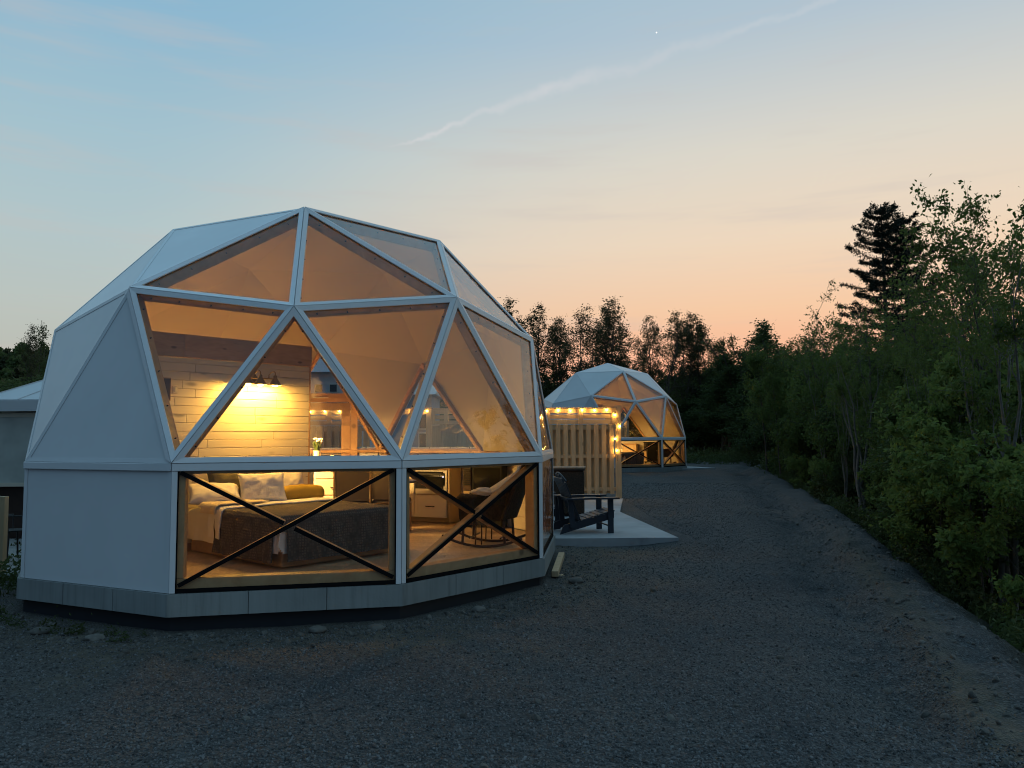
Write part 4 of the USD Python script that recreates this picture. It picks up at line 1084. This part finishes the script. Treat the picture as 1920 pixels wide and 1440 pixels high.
    MB().hexa([(-2.8, -2.3, 4.5), (2.8, -2.3, 4.5), (2.8, 2.3, 4.5), (-2.8, 2.3, 4.5)], [(-2.8, -.05, 5.6), (2.8, -.05, 5.6), (2.8, .05, 5.6), (-2.8, .05, 5.6)]).build('roof', MAT['blue_wall'], t)
    for x in (.5, 1.2):
        wn = MB().box((x, -2.02, 3.75), (.42, .05, .42)).build('window_frame', MAT['white_paint'], t)
        MB().box((x, -2.05, 3.75), (.32, .012, .34)).build('pane', MAT['dark_screen'], wn)
    t = thing('covered_barbecue', 'barbecue under a dark green cover behind the near dome', 'barbecue', (-3.15, 16.6, SLAB), 10)
    b = trimesh.creation.icosphere(3, 1.0); v = b.vertices; v = np.sign(v) * np.abs(v) ** .55; b.vertices = v * np.array([.42, .3, .62]) * (1 + .12 * (meshkit.fbm(v * 2.5, 3, 6) - .5))[:, None]; b.apply_translation((0, 0, .70))
    MB().tm(b).build('cover', MAT['green_tarp'], t, True)
    for sx in (-1, 1):
        for sy in (-1, 1): MB().box((sx * .28, sy * .18, .11), (.05, .05, .22)).build('leg', MAT['black_metal'], t)
    # pavilion at the left edge
    cx, cy, gzp, ez = -7.7, 16.6, -.72, 1.93
    t = thing('pavilion_tent', 'white roofed pavilion tent with vinyl walls at the left edge', 'pavilion tent', (cx, cy, 0), 0)
    hw = 2.30
    apex = np.array([0, 0, ez + .22 + hw * .54]); cs = [(-hw, -hw), (hw, -hw), (hw, hw), (-hw, hw)]
    for k in range(4):
        a, b = np.array([*cs[k], ez + .20]), np.array([*cs[(k + 1) % 4], ez + .20])
        for q in range(6):
            p0, p1 = a + (b - a) * q / 6, a + (b - a) * (q + 1) / 6
            MB().hexa([p0, p1, apex], [p0 + (0, 0, .02), p1 + (0, 0, .02), apex + (0, 0, .02)]).build('roof_panel', MAT['canvas'], t)
            rb = p0 + (p0 - apex) * .0; MB().bar(rb + (0, 0, .026), apex + (0, 0, .026), .025, .012).build('roof_seam', MAT['canvas'], t)
        X = (b - a) / np.linalg.norm(b - a); n = np.array([X[1], -X[0], 0])
        MB().box((a + b) / 2 - (0, 0, .10) , (2 * hw, .03, .20), X, n, (0, 0, 1)).build('valance', MAT['canvas'], t)
        for q in range(4):
            s0, s1 = .10 + q * 1.11, .10 + q * 1.11 + .98
            c = a - n * .12 + X * (s0 + s1) / 2
            MB().box((c[0], c[1], 1.22), (s1 - s0, .02, 1.34), X, n, (0, 0, 1)).build('vinyl_panel', MAT['vinyl'], t)
            for zz in (1.86, .56): MB().box((c[0], c[1], zz), (s1 - s0, .05, .07), X, n, (0, 0, 1)).build('panel_rail', MAT['cream_paint'], t)
            for ss in (s0, s1):
                d = a - n * .12 + X * ss; MB().box((d[0], d[1], .60), (.045, .06, 2.62), X, n, (0, 0, 1)).build('post', MAT['dark_wood'], t)
        MB().box(((a + b) / 2 - n * .25) * (1, 1, 0) + (0, 0, .0), (2 * hw - .3, .04, 1.0), X, n, (0, 0, 1)).build('skirting', MAT['dark_wood'], t)
    # deck in front of it
    t = thing('deck', 'weathered grey deck with a railing post at the left edge', 'deck', (-8.3, 12.4, -.42), 0)
    for k in range(26): MB().box((0, -1.85 + k * .146, -.015), (4.0, .14, .03), bev=.003).build('deck_board', MAT['grey_deck'], t)
    MB().box((0, -1.90, -.10), (4.0, .035, .2), bev=.003).build('fascia_board', MAT['grey_deck'], t)
    for x in (-1.2, .78, 1.7): MB().box((x, -1.3, -.25), (.12, .12, .44)).build('support', MAT['grey_deck'], t)
    MB().box((1.31, -1.80, .52), (.095, .095, 1.04), bev=.005).build('railing_post', MAT['fence_wood'], t)
    MB().box((-.33, -1.80, 1.0), (3.18, .05, .09), bev=.004).build('handrail', MAT['grey_deck'], t)
    MB().box((.97, -2.06, -.27), (1.6, .28, .04), bev=.004).build('step', MAT['grey_deck'], t)
    t = thing('wire_chair', 'black metal garden chair on the deck at the left edge', 'chair', (-7.58, 11.75, -.42), 60)
    MB().lathe([(0, .44), (.2, .44), (.21, .455), (0, .46)], n=20).build('seat', MAT['black_metal'], t, 40)
    for k in range(4):
        a = PI / 4 + k * PI / 2; MB().tube([(.17 * math.cos(a), .17 * math.sin(a), .44), (.23 * math.cos(a), .23 * math.sin(a), .0)], .014, 6).build('leg', MAT['black_metal'], t)
    for w_ in (.2, .12, .05): MB().tube([(-.18, y, .45 + (1 - (y / w_) ** 2) ** .5 * (.26 + 1.0 * w_) if abs(y) < w_ else .45) for y in np.linspace(-w_, w_, 17)], .013, 6).build('back_hoop', MAT['black_metal'], t)
    MB().tube([(.1, -.2, .45), (.12, -.25, .66), (-.18, -.2, .68)], .013, 6).build('arm', MAT['black_metal'], t)
    MB().tube([(.1, .2, .45), (.12, .25, .66), (-.18, .2, .68)], .013, 6).build('arm', MAT['black_metal'], t)


make_slabs(); make_outdoor()


# ------------------------------------------------------------------ trees and plants
def leaves(P, s, rg, aspect=.55, spread=.5):
    """one small leaf (two triangles) at each point"""
    n = len(P)
    d = rg.normal(size=(n, 3)); d[:, 2] -= .35; d /= np.linalg.norm(d, axis=1, keepdims=True)
    e = rg.normal(size=(n, 3)); e -= d * (e * d).sum(1, keepdims=True); e /= np.linalg.norm(e, axis=1, keepdims=True)
    L_ = (s * rg.uniform(.6, 1.35, n))[:, None]; w = L_ * aspect
    nn = np.cross(d, e)
    V = np.stack([P, P + d * L_ * .5 + e * w * .5 + nn * L_ * .10, P + d * L_, P + d * L_ * .5 - e * w * .5 + nn * L_ * .10], 1).reshape(-1, 3)
    b = np.arange(n)[:, None] * 4
    F = np.concatenate([b + [0, 1, 2], b + [0, 2, 3]], 0)
    return V, F


def grow(seed, H, base, spread, r0, n_main, subs=4, twigs=4, n_leaf=9000, leaf_s=.10, up=.55, stems=1, lean=.05, clump=.22, top_bias=1.0, shape='round'):
    """(wood, leaves) of a broad-leaved tree: trunk(s), limbs, branches, twigs, and leaves round the twig ends"""
    rg = np.random.default_rng(seed)
    wood, tips, dens = MB(), [], []
    for s in range(stems):
        la = rg.uniform(0, 2 * PI); ln = lean * H * (1 if stems == 1 else 2.2)
        hs = H * (1 if s == 0 else rg.uniform(.75, .98))
        m = 9; tz = np.linspace(0, 1, m)
        wob = np.cumsum(rg.normal(0, .012 * H, (m, 2)), 0) * .8; wob -= wob[0]
        off = rg.normal(0, r0 * 1.2, 2) * (stems > 1)
        tr = np.stack([off[0] + math.cos(la) * ln * tz ** 1.3 + wob[:, 0], off[1] + math.sin(la) * ln * tz ** 1.3 + wob[:, 1], hs * .94 * tz], 1)
        rr = r0 * (1 - .86 * tz ** .9) * (1 if stems == 1 else .75); rr[0] *= 1.25
        wood.tube(tr, rr, 8, cap=False)

        def on(t): return np.array([np.interp(t, tz, tr[:, k]) for k in range(3)]), np.interp(t, tz, rr)
        nm = max(3, n_main // stems)
        for k in range(nm):
            t = base + (1 - base) * (k + rg.uniform(0, .8)) / nm; t = min(.985, t)
            p0, rp = on(t)
            u = (t - base) / (1 - base)
            prof = {'round': math.sin(PI * (.15 + .80 * u)) ** .7, 'cone': 1.05 * (1 - u) ** .9 + .10, 'vase': .45 + .55 * math.sin(PI * (.1 + .75 * u)), 'column': .55 + .45 * math.sin(PI * min(1, u + .15))}[shape]
            ln = spread * prof * rg.uniform(.75, 1.2)
            az = k * 2.4 + rg.uniform(-.5, .5); el = up + rg.uniform(-.25, .35) + .5 * u
            d = np.array([math.cos(az) * math.cos(el), math.sin(az) * math.cos(el), math.sin(el)])
            q = 6; f = np.linspace(0, 1, q)
            br = p0 + d * ln * f[:, None] + np.cumsum(rg.normal(0, .035 * ln, (q, 3)), 0) * (f > 0)[:, None] + np.array([0, 0, .12 * ln]) * (f ** 2)[:, None]
            wood.tube(br, np.maximum(rp * .55 * (1 - .8 * f), .004), 5, cap=False)
            for j in range(subs):
                fj = .25 + .72 * (j + rg.uniform(0, .9)) / subs
                p1 = np.array([np.interp(fj, f, br[:, c]) for c in range(3)])
                d1 = d + rg.normal(0, .65, 3) + np.array([0, 0, .15]); d1 /= np.linalg.norm(d1)
                l1 = ln * (.62 - .3 * fj) * rg.uniform(.6, 1.2)
                sb = p1 + d1 * l1 * np.linspace(0, 1, 4)[:, None] + np.cumsum(rg.normal(0, .04 * l1, (4, 3)), 0) * np.array([0, 1, 1, 1])[:, None]
                wood.tube(sb, np.maximum(rp * .28 * np.linspace(1, .3, 4), .003), 4, cap=False)
                for w in range(twigs):
                    fw = rg.uniform(.3, 1.0); p2 = sb[0] + (sb[-1] - sb[0]) * fw
                    d2 = d1 + rg.normal(0, .7, 3) + np.array([0, 0, .1]); d2 /= np.linalg.norm(d2)
                    l2 = max(.12, l1 * .45 * rg.uniform(.5, 1.2)); e = p2 + d2 * l2
                    wood.tube([p2, (p2 + e) / 2 + rg.normal(0, .03 * l2, 3), e], [.006, .004, .002], 3, cap=False)
                    tips.append((p2, e)); dens.append(rg.uniform(.5, 1.5) * (.06 + ln / spread) ** 1.4)
    tips = np.array(tips); dens = np.array(dens) ** 1.3 * (0.6 + top_bias * .0); dens /= dens.sum()
    idx = rg.choice(len(tips), n_leaf, p=dens); f = rg.uniform(.15, 1.08, n_leaf)[:, None]
    P = tips[idx, 0] * (1 - f) + tips[idx, 1] * f + rg.normal(0, clump * .5, (n_leaf, 3)) * rg.uniform(.3, 1, n_leaf)[:, None]
    return wood, leaves(P, leaf_s, rg)


def conifer(seed, H, spread, r0, n_leaf=9000, base=.30, fork=False):
    rg = np.random.default_rng(seed); wood = MB(); pts, dirs = [], []
    m = 8; tz = np.linspace(0, 1, m); tr = np.stack([np.cumsum(rg.normal(0, .03, m)), np.cumsum(rg.normal(0, .03, m)), H * tz], 1); tr[0, :2] = 0
    wood.tube(tr, r0 * (1 - .9 * tz), 8, cap=False)
    z = H * .12; k = 0
    while z < H * .99:
        u = z / H; nb = 5 if u > base else 3
        for q in range(nb):
            az = k * 1.9 + q * 2 * PI / nb + rg.uniform(-.4, .4)
            ln = spread * (1 - u) ** .52 * rg.uniform(.55, 1.15) * (1.0 if u > base else .65) + .22
            el = .05 + .75 * max(0, u - .55) - .22 * (1 - u) + rg.uniform(-.12, .12)
            p0 = np.array([np.interp(u, tz, tr[:, 0]), np.interp(u, tz, tr[:, 1]), z]); d = np.array([math.cos(az) * math.cos(el), math.sin(az) * math.cos(el), math.sin(el)])
            f = np.linspace(0, 1, 5); br = p0 + d * ln * f[:, None] + np.array([0, 0, 1]) * (.16 * ln * (f ** 2))[:, None]
            wood.tube(br, np.maximum(r0 * .22 * (1 - .8 * f) * (1 - .6 * u), .006), 4, cap=False)
            if u > base or rg.random() < .35:
                nn = int(150 * ln * (1.7 if u > .7 else 1.0)) + 50
                ff = 1 - rg.uniform(0, 1, nn) ** 1.5 * (.72 if u < .7 else .95)
                side = np.cross(d, (0, 0, 1)); wd = .26 * ln * (1.05 - ff) + .10
                P = np.stack([np.interp(ff, f, br[:, c]) for c in range(3)], 1) + side * (rg.normal(0, .6, nn) * wd)[:, None] + np.array([0, 0, 1]) * (rg.normal(-.03, .032, nn) - .10 * wd * rg.random(nn))[:, None]
                pts.append(P)
        z += H * .033 * rg.uniform(.7, 1.3); k += 1
    P = np.vstack(pts)
    V, F = leaves(P, .125, rg, .30)
    return wood, (V, F)


def tree_proto(name, label, cat, loc, made, bark, leafm, group=None, rotz=0, scale=None):
    t = thing(name, label, cat, loc, rotz, group, scale)
    made[0].build('trunk', MAT[bark], t, 60)
    obj('crown', made[1], MAT[leafm], t)
    return t


def at_px(u, y):
    """the ground point at distance y in the direction of the picture column u"""
    d = pix_dir(u, 821); return np.array([d[0] / d[1] * y, y])


def top_z(v, y): return CAM_Z + (821 - v) / F_PX * y


print('trees')
PROTO, TOPS = {}, {}


def plant(kind, made, bark, leafm, name, label, cat, u, y, top, group=None, rotz=0, H=None, dz=0.0, wide=1.0):
    """stands a tree of this kind at column u and distance y so that its top reaches picture row top"""
    p = at_px(u, y); g = float(gz(p[0], p[1])) + dz - .05
    if kind not in PROTO:
        made_ = made(); TOPS[kind] = float(np.percentile(made_[1][0][:, 2], 99.7)); made = lambda: made_
    H = TOPS[kind]
    k = (top_z(top, y) - g) / H
    loc = (p[0], p[1], g)
    if kind not in PROTO:
        PROTO[kind] = tree_proto(name, label, cat, loc, made(), bark, leafm, group, rotz, (k * wide, k * wide, k))
        return PROTO[kind]
    return dup(PROTO[kind], loc, rotz, label, group, (k * wide, k * wide, k))


T_THIN = ('thin', lambda: grow(31, 11, .24, 2.0, .15, 20, 5, 5, 5200, .125, 1.0, clump=.34, shape='vase'), 'bark', 'leaf_brown')
T_THIN2 = ('thin2', lambda: grow(37, 11, .28, 2.1, .15, 18, 6, 5, 5000, .125, .95, stems=2, clump=.36, shape='vase'), 'bark', 'leaf_brown')
T_FULL = ('full', lambda: grow(41, 10, .10, 1.6, .13, 30, 5, 5, 16000, .13, .85, clump=.42, shape='cone', stems=3, lean=.05), 'bark', 'leaf_dark')
T_CONE = ('cone', lambda: grow(44, 10, .05, 1.9, .14, 44, 5, 5, 19000, .125, .75, clump=.36, shape='cone'), 'bark', 'leaf_dark')
T_LOOSE = ('loose', lambda: grow(47, 8, .26, 2.3, .11, 20, 6, 5, 5600, .10, .8, stems=2, clump=.24, shape='round'), 'bark', 'leaf_mid')
T_BUSH = ('bush', lambda: grow(53, 4, .05, 1.5, .05, 26, 5, 5, 15000, .085, .6, stems=4, clump=.30, shape='round'), 'bark', 'leaf_mid')
T_BUSHD = ('bushd', lambda: grow(59, 4, .04, 1.5, .05, 26, 5, 5, 15000, .09, .6, stems=4, clump=.32, shape='column'), 'bark', 'leaf_dark')
T_MAPLE = ('maple', lambda: grow(61, 3.2, .18, 1.15, .03, 16, 4, 4, 5200, .11, .5, stems=2, clump=.18, shape='round'), 'bark', 'leaf_light')
T_BIG = ('big', lambda: grow(83, 8, .26, 2.7, .12, 28, 7, 6, 14000, .105, .5, stems=2, clump=.24, shape='vase'), 'bark', 'leaf_mid')
T_TWIG = ('twig', lambda: grow(67, 7, .30, 1.6, .06, 18, 5, 4, 1500, .085, .9, stems=3, clump=.12, shape='vase'), 'pale_bark', 'leaf_mid')
T_SAP = ('sapling', lambda: grow(71, 6, .42, 1.0, .05, 16, 5, 4, 5000, .10, .5, clump=.24, shape='round'), 'bark', 'leaf_mid')
T_MULTI = ('multi', lambda: grow(73, 7, .45, 1.3, .10, 14, 5, 4, 3200, .10, .95, stems=5, lean=.07, clump=.25, shape='vase'), 'pale_bark', 'leaf_mid')


def row(T, H, name, cat, specs, group=None):
    for k, s in enumerate(specs):
        u, y, top, lab = s[:4]; wd = s[4] if len(s) > 4 else 1.0
        plant(T[0], T[1], T[2], T[3], name, lab, cat, u, y, top, group, (k * 67 + 20) % 360, H, 0, wd)


row(T_THIN, 11, 'leafy_tree', 'tree', [
    (948, 52, 558, 'thin leafed tree showing behind the right shoulder of the near dome', 1.3), (1018, 56, 569, 'slim sparse tree just right of the near dome', 1.3),
    (1163, 55, 560, 'tall airy tree rising directly above the far dome top', 1.3), (1312, 58, 596, 'sparse tall tree behind the right side of the far dome', 1.3), (1275, 62, 606, 'short sparse tree filling the gap right of the far dome top', 1.3)])
row(T_THIN2, 11, 'forked_tree', 'tree', [
    (1082, 55, 582, 'forked airy tree behind the left half of the far dome', 1.3), (1232, 56, 586, 'forked airy tree above the right half of the far dome', 1.3), (1122, 62, 606, 'low forked tree between two airy trees above the far dome', 1.2), (1345, 60, 612, 'low forked tree at the right end of the sparse tree row', 1.2), (1200, 66, 618, 'low forked tree directly behind the far dome peak', 1.3), (1050, 66, 606, 'low forked tree right of the slim sparse tree', 1.3)])
row(T_FULL, 10, 'dense_tree', 'tree', [
    (1382, 52, 617, 'dense dark tree left of the pointed tree', 1.9), (1352, 50, 640, 'dark many topped tree right of the far dome', 1.5), (1412, 48, 634, 'dark many topped tree just left of the pointed tree', 1.4), (1468, 42, 652, 'dark many topped tree right of the pointed tree', 1.3), (1505, 38, 648, 'dark many topped tree at the left end of the thicket', 1.3), (1040, 60, 655, 'dark leafy tree low behind the near dome edge'), (1300, 60, 700, 'dark leafy tree low behind the far dome right side', 1.3),
    (985, 60, 640, 'dark leafy tree hidden behind the near dome shoulder'), (60, 46, 640, 'dark tree behind the pavilion roof beside the near dome', 1.0), (98, 48, 612, 'dark tree rising at the near dome left edge', .8), (1100, 66, 668, 'dark leafy tree low behind the far dome left side', 1.2), (1185, 66, 660, 'dark leafy tree low behind the far dome top', 1.2)])
row(T_THIN, 11, 'leafy_tree', 'tree', [(46, 44, 604, 'thin pale tree against the sky left of the near dome', .8), (985, 58, 600, 'thin tree between the near dome shoulder and the slim sparse tree', 1.3), (1060, 58, 596, 'thin tree left of the forked tree behind the far dome', 1.2), (1140, 57, 575, 'thin tree left of the tall airy tree above the far dome', 1.1), (1212, 58, 596, 'thin tree between the two airy trees above the far dome', 1.2), (1290, 57, 588, 'thin tree just left of the tall sparse tree', 1.2), (1358, 57, 640, 'thin low tree left of the dense dark tree', 1.3), (620, 62, 640, 'thin tree seen through the dome door'), (835, 60, 640, 'thin tree seen through the back window of the near dome')])
row(T_CONE, 10, 'pointed_tree', 'tree', [
    (1437, 44, 612, 'pointed dark green tree between the drive end and the thicket', 2.1), (1470, 40, 690, 'low pointed tree at the left end of the thicket', 1.2), (1350, 54, 690, 'low pointed tree behind the drive end', 1.4), (1405, 50, 680, 'low pointed tree beside the dense dark tree', 1.3)])
row(T_SAP, 6, 'sapling', 'tree', [(1437, 30, 655, 'young slim tree with a bare trunk at the drive end'), (1462, 27, 700, 'second young slim tree right of the bare trunk at the drive end', .9)])


def pair_of_spruces():
    for k, (u, y, top, lab, seed) in enumerate(((1672, 34, 380, 'taller spruce with a dark ragged top above the thicket', 5), (1712, 35, 395, 'shorter spruce close behind the taller ragged spruce', 9))):
        p = at_px(u, y); g = float(gz(p[0], p[1]))
        H = top_z(top, y) - g
        w, lv = conifer(seed, H, 2.9 if k == 0 else 2.6, .20)
        tree_proto('spruce_tree', lab, 'spruce tree', (p[0], p[1], g), (w, lv), 'bark', 'needle')


pair_of_spruces()
row(T_LOOSE, 8, 'loose_tree', 'tree', [
    (1795, 19, 480, 'leafy tree left of the tall loose tree at the right edge', .9), (1925, 12, 430, 'leafy tree cut by the right picture edge', .9),
    (1745, 24, 560, 'leafy tree right in front of the spruce pair', .9), (1640, 27, 620, 'leafy tree left in front of the spruce pair', 1.0), (1850, 22, 560, 'leafy tree behind the tall loose tree at the right', 1.2)])
row(T_BIG, 8, 'loose_tree', 'tree', [(1893, 14, 346, 'tall loose leafy tree at the right edge of the picture', .92)])
row(T_LOOSE, 8, 'loose_tree', 'tree', [(1522, 29, 632, 'low leafy tree at the left of the thicket behind the bare tree', 1.2), (1585, 24, 598, 'leafy tree in front of the nearly bare twiggy tree', 1.2), (1488, 35, 655, 'low leafy tree at the far left end of the thicket', 1.3), (1660, 19, 600, 'leafy tree rising over the thicket below the spruces', 1.2)])
row(T_TWIG, 7, 'bare_tree', 'tree', [(1588, 26, 532, 'nearly bare twiggy tree left of the spruces'), (1530, 30, 600, 'small nearly bare tree left of the tall twiggy one'), (1560, 33, 610, 'faint bare tree behind the tall twiggy one')])
row(T_MULTI, 7, 'multi_stem_tree', 'tree', [(1616, 16.2, 640, 'grey multi stemmed tree standing on the bank crest'), (1870, 9.5, 420, 'dark multi stemmed tree at the right edge of the bank', .8), (1690, 14, 700, 'thin multi stemmed tree right of the grey one on the bank', .7), (1542, 21.5, 650, 'thin multi stemmed tree left of the grey one on the bank', .7), (1755, 12.2, 640, 'slender multi stemmed tree in front of the bushes at the bank bend', .7), (1648, 17.5, 700, 'pale thin stems of a small tree just right of the grey one', .6), (1812, 10.8, 600, 'slim pale stems rising among the maples at the right', .6), (1718, 15.5, 690, 'slim pale stems deeper in the thicket below the spruces', .6), (1580, 18.5, 720, 'slim pale stems left of the grey multi stemmed trunk', .6)])
_g = 'dense green bushes in the thicket along the bank'
_b = 'dense green bush in the thicket along the gravel bank'
row(T_BUSH, 4, 'thicket_bush', 'bush', [(u, y, top, _b, w) for u, y, top, w in (
    (1545, 25, 668, 1.0), (1600, 22, 655, 1.0), (1655, 20, 668, 1.0), (1720, 17.5, 660, 1.0), (1790, 15, 665, 1.0), (1860, 13, 690, 1.0), (1930, 11, 660, 1.0), (1500, 29, 672, 1.0), (1700, 14, 770, 1.2), (1780, 11.5, 800, 1.2), (1880, 10, 780, 1.2), (1830, 18, 640, 1.2), (1900, 15, 650, 1.2))], _g)
row(T_BUSHD, 4, 'dark_bush', 'bush', [(u, y, top, 'dark bush deep in the thicket behind the gravel bank', w) for u, y, top, w in (
    (1520, 33, 690, 1.3), (1575, 30, 670, 1.3), (1630, 27, 660, 1.3), (1690, 24, 670, 1.3), (1760, 21, 665, 1.3), (1840, 17, 690, 1.3), (1910, 14, 690, 1.3), (1480, 38, 690, 1.3), (1740, 15, 850, 1.4), (1830, 12, 880, 1.4), (1910, 10, 860, 1.4), (1600, 19, 850, 1.4), (1520, 26, 800, 1.2), (1680, 18, 850, 1.3), (1950, 11.5, 720, 1.3), (1790, 27, 650, 1.2))], 'dark bushes deep in the thicket')
row(T_BUSHD, 4, 'dark_bush', 'bush', [(u, y, top, 'dark bush closing the far end of the clearing', w) for u, y, top, w in (
    (1010, 58, 760, 2.0), (1310, 56, 748, 2.2), (1360, 53, 740, 2.2), (1410, 49, 735, 2.0), (1455, 45, 730, 1.8), (1330, 60, 700, 2.0), (1390, 60, 690, 2.0), (1440, 56, 680, 2.0), (1060, 64, 720, 2.0), (1160, 68, 710, 2.0), (1240, 66, 705, 2.0), (1490, 50, 670, 1.8), (20, 40, 720, 2.2), (70, 42, 690, 1.6), (-20, 38, 700, 2.0), (900, 60, 720, 2.0), (820, 62, 730, 2.0), (620, 64, 730, 2.0))], 'dark bushes closing the far end of the clearing')
_ml = ['light green young maple leaning over the bank, low at right centre', 'bright maple sapling in front of the slender multi stemmed trunk', 'small maple sapling right of the grey multi stemmed trunk', 'nearest light green maple at the right picture edge', 'maple sapling just behind the grey multi stemmed trunk',
       'taller light green maple below the spruces at the right', 'small far maple left of the grey multi stemmed trunk', 'farthest light green maple near the drive end', 'high maple top under the tall loose tree at the right edge', 'light green maple top between the spruces and the tall loose tree']
row(T_MAPLE, 3.2, 'maple_sapling', 'sapling', [(u, y, top, _ml[k], w) for k, (u, y, top, w) in enumerate((
    (1770, 10.2, 850, 1.1), (1840, 9.2, 800, 1.1), (1720, 12.3, 870, 1.0), (1905, 8.2, 840, 1.0), (1665, 14.2, 850, 1.0), (1810, 10.8, 720, 1.0), (1545, 19.5, 860, 1.0), (1498, 23, 855, 1.0), (1880, 11, 640, 1.0), (1760, 13, 690, 1.0)))], 'light green young maples at the thicket edge')


def scatter(name, label, protos, pos, rot, scale, kind='stuff'):
    pi = UsdGeom.PointInstancer.Define(stage, numbered('/World/' + name))
    tag(pi.GetPrim(), label, kind=kind)
    base = pi.GetPath().pathString
    sc = UsdGeom.Scope.Define(stage, base + '/kinds'); paths = []
    for k, (mesh, mat) in enumerate(protos):
        m = usdkit.mesh(stage, f'{base}/kinds/{name}_{k + 1:03d}', mesh, mat, smooth=False); paths.append(m.GetPath())
    pi.CreatePrototypesRel().SetTargets(paths)
    n = len(pos); rg = np.random.default_rng(n)
    pi.CreatePositionsAttr(Vt.Vec3fArray.FromNumpy(pos.astype(np.float32)))
    pi.CreateScalesAttr(Vt.Vec3fArray.FromNumpy(scale.astype(np.float32)))
    pi.CreateProtoIndicesAttr(Vt.IntArray.FromNumpy(rg.integers(0, len(protos), n).astype(np.int32)))
    q = np.zeros((n, 4), np.float32)
    if rot == 'z': a = rg.uniform(0, PI, n); q[:, 0], q[:, 3] = np.cos(a), np.sin(a)
    else: q = rg.normal(size=(n, 4)); q /= np.linalg.norm(q, axis=1, keepdims=True)
    pi.CreateOrientationsAttr(Vt.QuathArray([Gf.Quath(float(a), float(b), float(c), float(d)) for a, b, c, d in q]))
    return pi


def make_gravel():
    rg = np.random.default_rng(17)
    protos = []
    for k in range(5):
        b = trimesh.creation.icosphere(1, 1.0); b.vertices *= (0.65 + .7 * meshkit.fbm(b.vertices * 1.3 + k * 7, 2, k))[:, None] * np.array([1.15, .9, .7]); protos.append((b, MAT['gravel']))
    n = 170000
    y = 3.3 + 21 * rg.random(n) ** 2.3; x = (rg.random(n) * 2 - 1) * (y * .70 + .4)
    keep = (x < crest(y) - .55 + .7 * (meshkit.fbm(np.stack([x * 1.5, y * 1.5, 0 * x], -1), 3, 8) - .5)) & (ring_dist(x, y, DC, A1) > .15) & ~((x > .4) & (x < 2.7) & (y > 11.4))
    x, y = x[keep], y[keep]; s = .0030 + .0065 * rg.random(len(x)) ** 4 + .0003 * y
    scatter('gravel', 'loose grey gravel stones strewn over the drive', protos, np.stack([x, y, gz(x, y) + s * .25], 1), 'any', np.repeat(s[:, None], 3, 1))
    # rubble along the foundation and the bank
    rub = [(b, MAT['rock']) for b, _ in protos]
    a = rg.uniform(-75, 75, 900); d = np.abs(rg.normal(.15, .32, 900)) + .06
    rr = (R + d) ; P = DC + np.stack([rr * np.cos(np.radians(a + A1)), rr * np.sin(np.radians(a + A1))], 1)
    k2 = ring_dist(P[:, 0], P[:, 1], DC, A1) > .03
    P = P[k2]
    yb = 3.5 + 12 * rg.random(1100); xb = crest(yb) + rg.normal(-.25, .50, 1100)
    yc = 3.6 + 12 * rg.random(420) ** 1.4; xc = (rg.random(420) * 2 - 1) * yc * .7; kc = (xc < crest(yc) - .5) & (ring_dist(xc, yc, DC, A1) > .1) & ~((xc > .3) & (yc > 11.2))
    P = np.vstack([P, np.stack([xc, yc], 1)[kc], np.stack([xb, yb], 1)]); s = .007 + .026 * rg.random(len(P)) ** 4
    scatter('rubble', 'broken rubble stones along the foundation and the bank', rub, np.stack([P[:, 0], P[:, 1], gz(P[:, 0], P[:, 1]) + s * .12], 1), 'any', np.repeat(s[:, None], 3, 1))


def make_weeds():
    rg = np.random.default_rng(23); protos = []
    for k in range(4):
        n = 70; P = np.stack([rg.normal(0, .09, n), rg.normal(0, .09, n), np.abs(rg.normal(0, .11, n))], 1)
        protos.append((leaves(P, .065, rg, .4), MAT['weed' if k < 2 else 'leaf_dark']))
    n = 5200
    y = 3.8 + 34 * rg.random(n) ** 1.4; x = crest(y) + .28 + .25 * (y < 9) + np.abs(rg.normal(0, 1.7, n)) * rg.choice([1, 1.6], n)
    y2 = 6.2 + 9 * rg.random(200); x2 = -5.5 - 3.5 * rg.random(200)
    y3 = 38 + 16 * rg.random(1200); x3 = rg.uniform(-2, 30, 1200)
    a = np.radians(rg.uniform(-60, -18, 24) + A1); r = R + .1 + .25 * rg.random(24)
    x, y = np.concatenate([x, x2, x3, DC[0] + r * np.cos(a)]), np.concatenate([y, y2, y3, DC[1] + r * np.sin(a)])
    keep = ring_dist(x, y, DC, A1) > .08; x, y = x[keep], y[keep]
    s = rg.uniform(.5, 1.5, len(x)) * np.where(y > 30, 2.0, 1.0)
    s[-24:] *= .4
    scatter('weeds', 'low weeds and leafy ground cover under the trees', protos, np.stack([x, y, gz(x, y)], 1), 'z', np.repeat(s[:, None], 3, 1))


def make_far_forest():
    rg = np.random.default_rng(29); protos = []
    for k in range(3):
        n = 420; z = rg.uniform(.05, 1, n) ** .8; rr = .34 * (1.02 - z) ** .6 + .03
        a = rg.uniform(0, 2 * PI, n); P = np.stack([rr * np.cos(a) * rg.uniform(.5, 1.1, n), rr * np.sin(a) * rg.uniform(.5, 1.1, n), z], 1)
        protos.append((leaves(P, .13, rg, .7), MAT['leaf_dark' if k else 'leaf_brown']))
    prof, az = HILL
    n = 2600; a = rg.uniform(-.85, .85, n); r = rg.uniform(92, 310, n)
    h = np.interp(r, [110, 150, 190, 230, 300], [0, 3.5, 10, 16, 20]) * np.interp(a, az, prof) - 1
    s = rg.uniform(5, 9, n)
    scatter('far_forest', 'far off dark forest covering the hills', protos, np.stack([r * np.sin(a), r * np.cos(a), h - .4], 1), 'z', np.stack([s * .8, s * .8, s], 1))


make_gravel(); make_weeds(); make_far_forest()
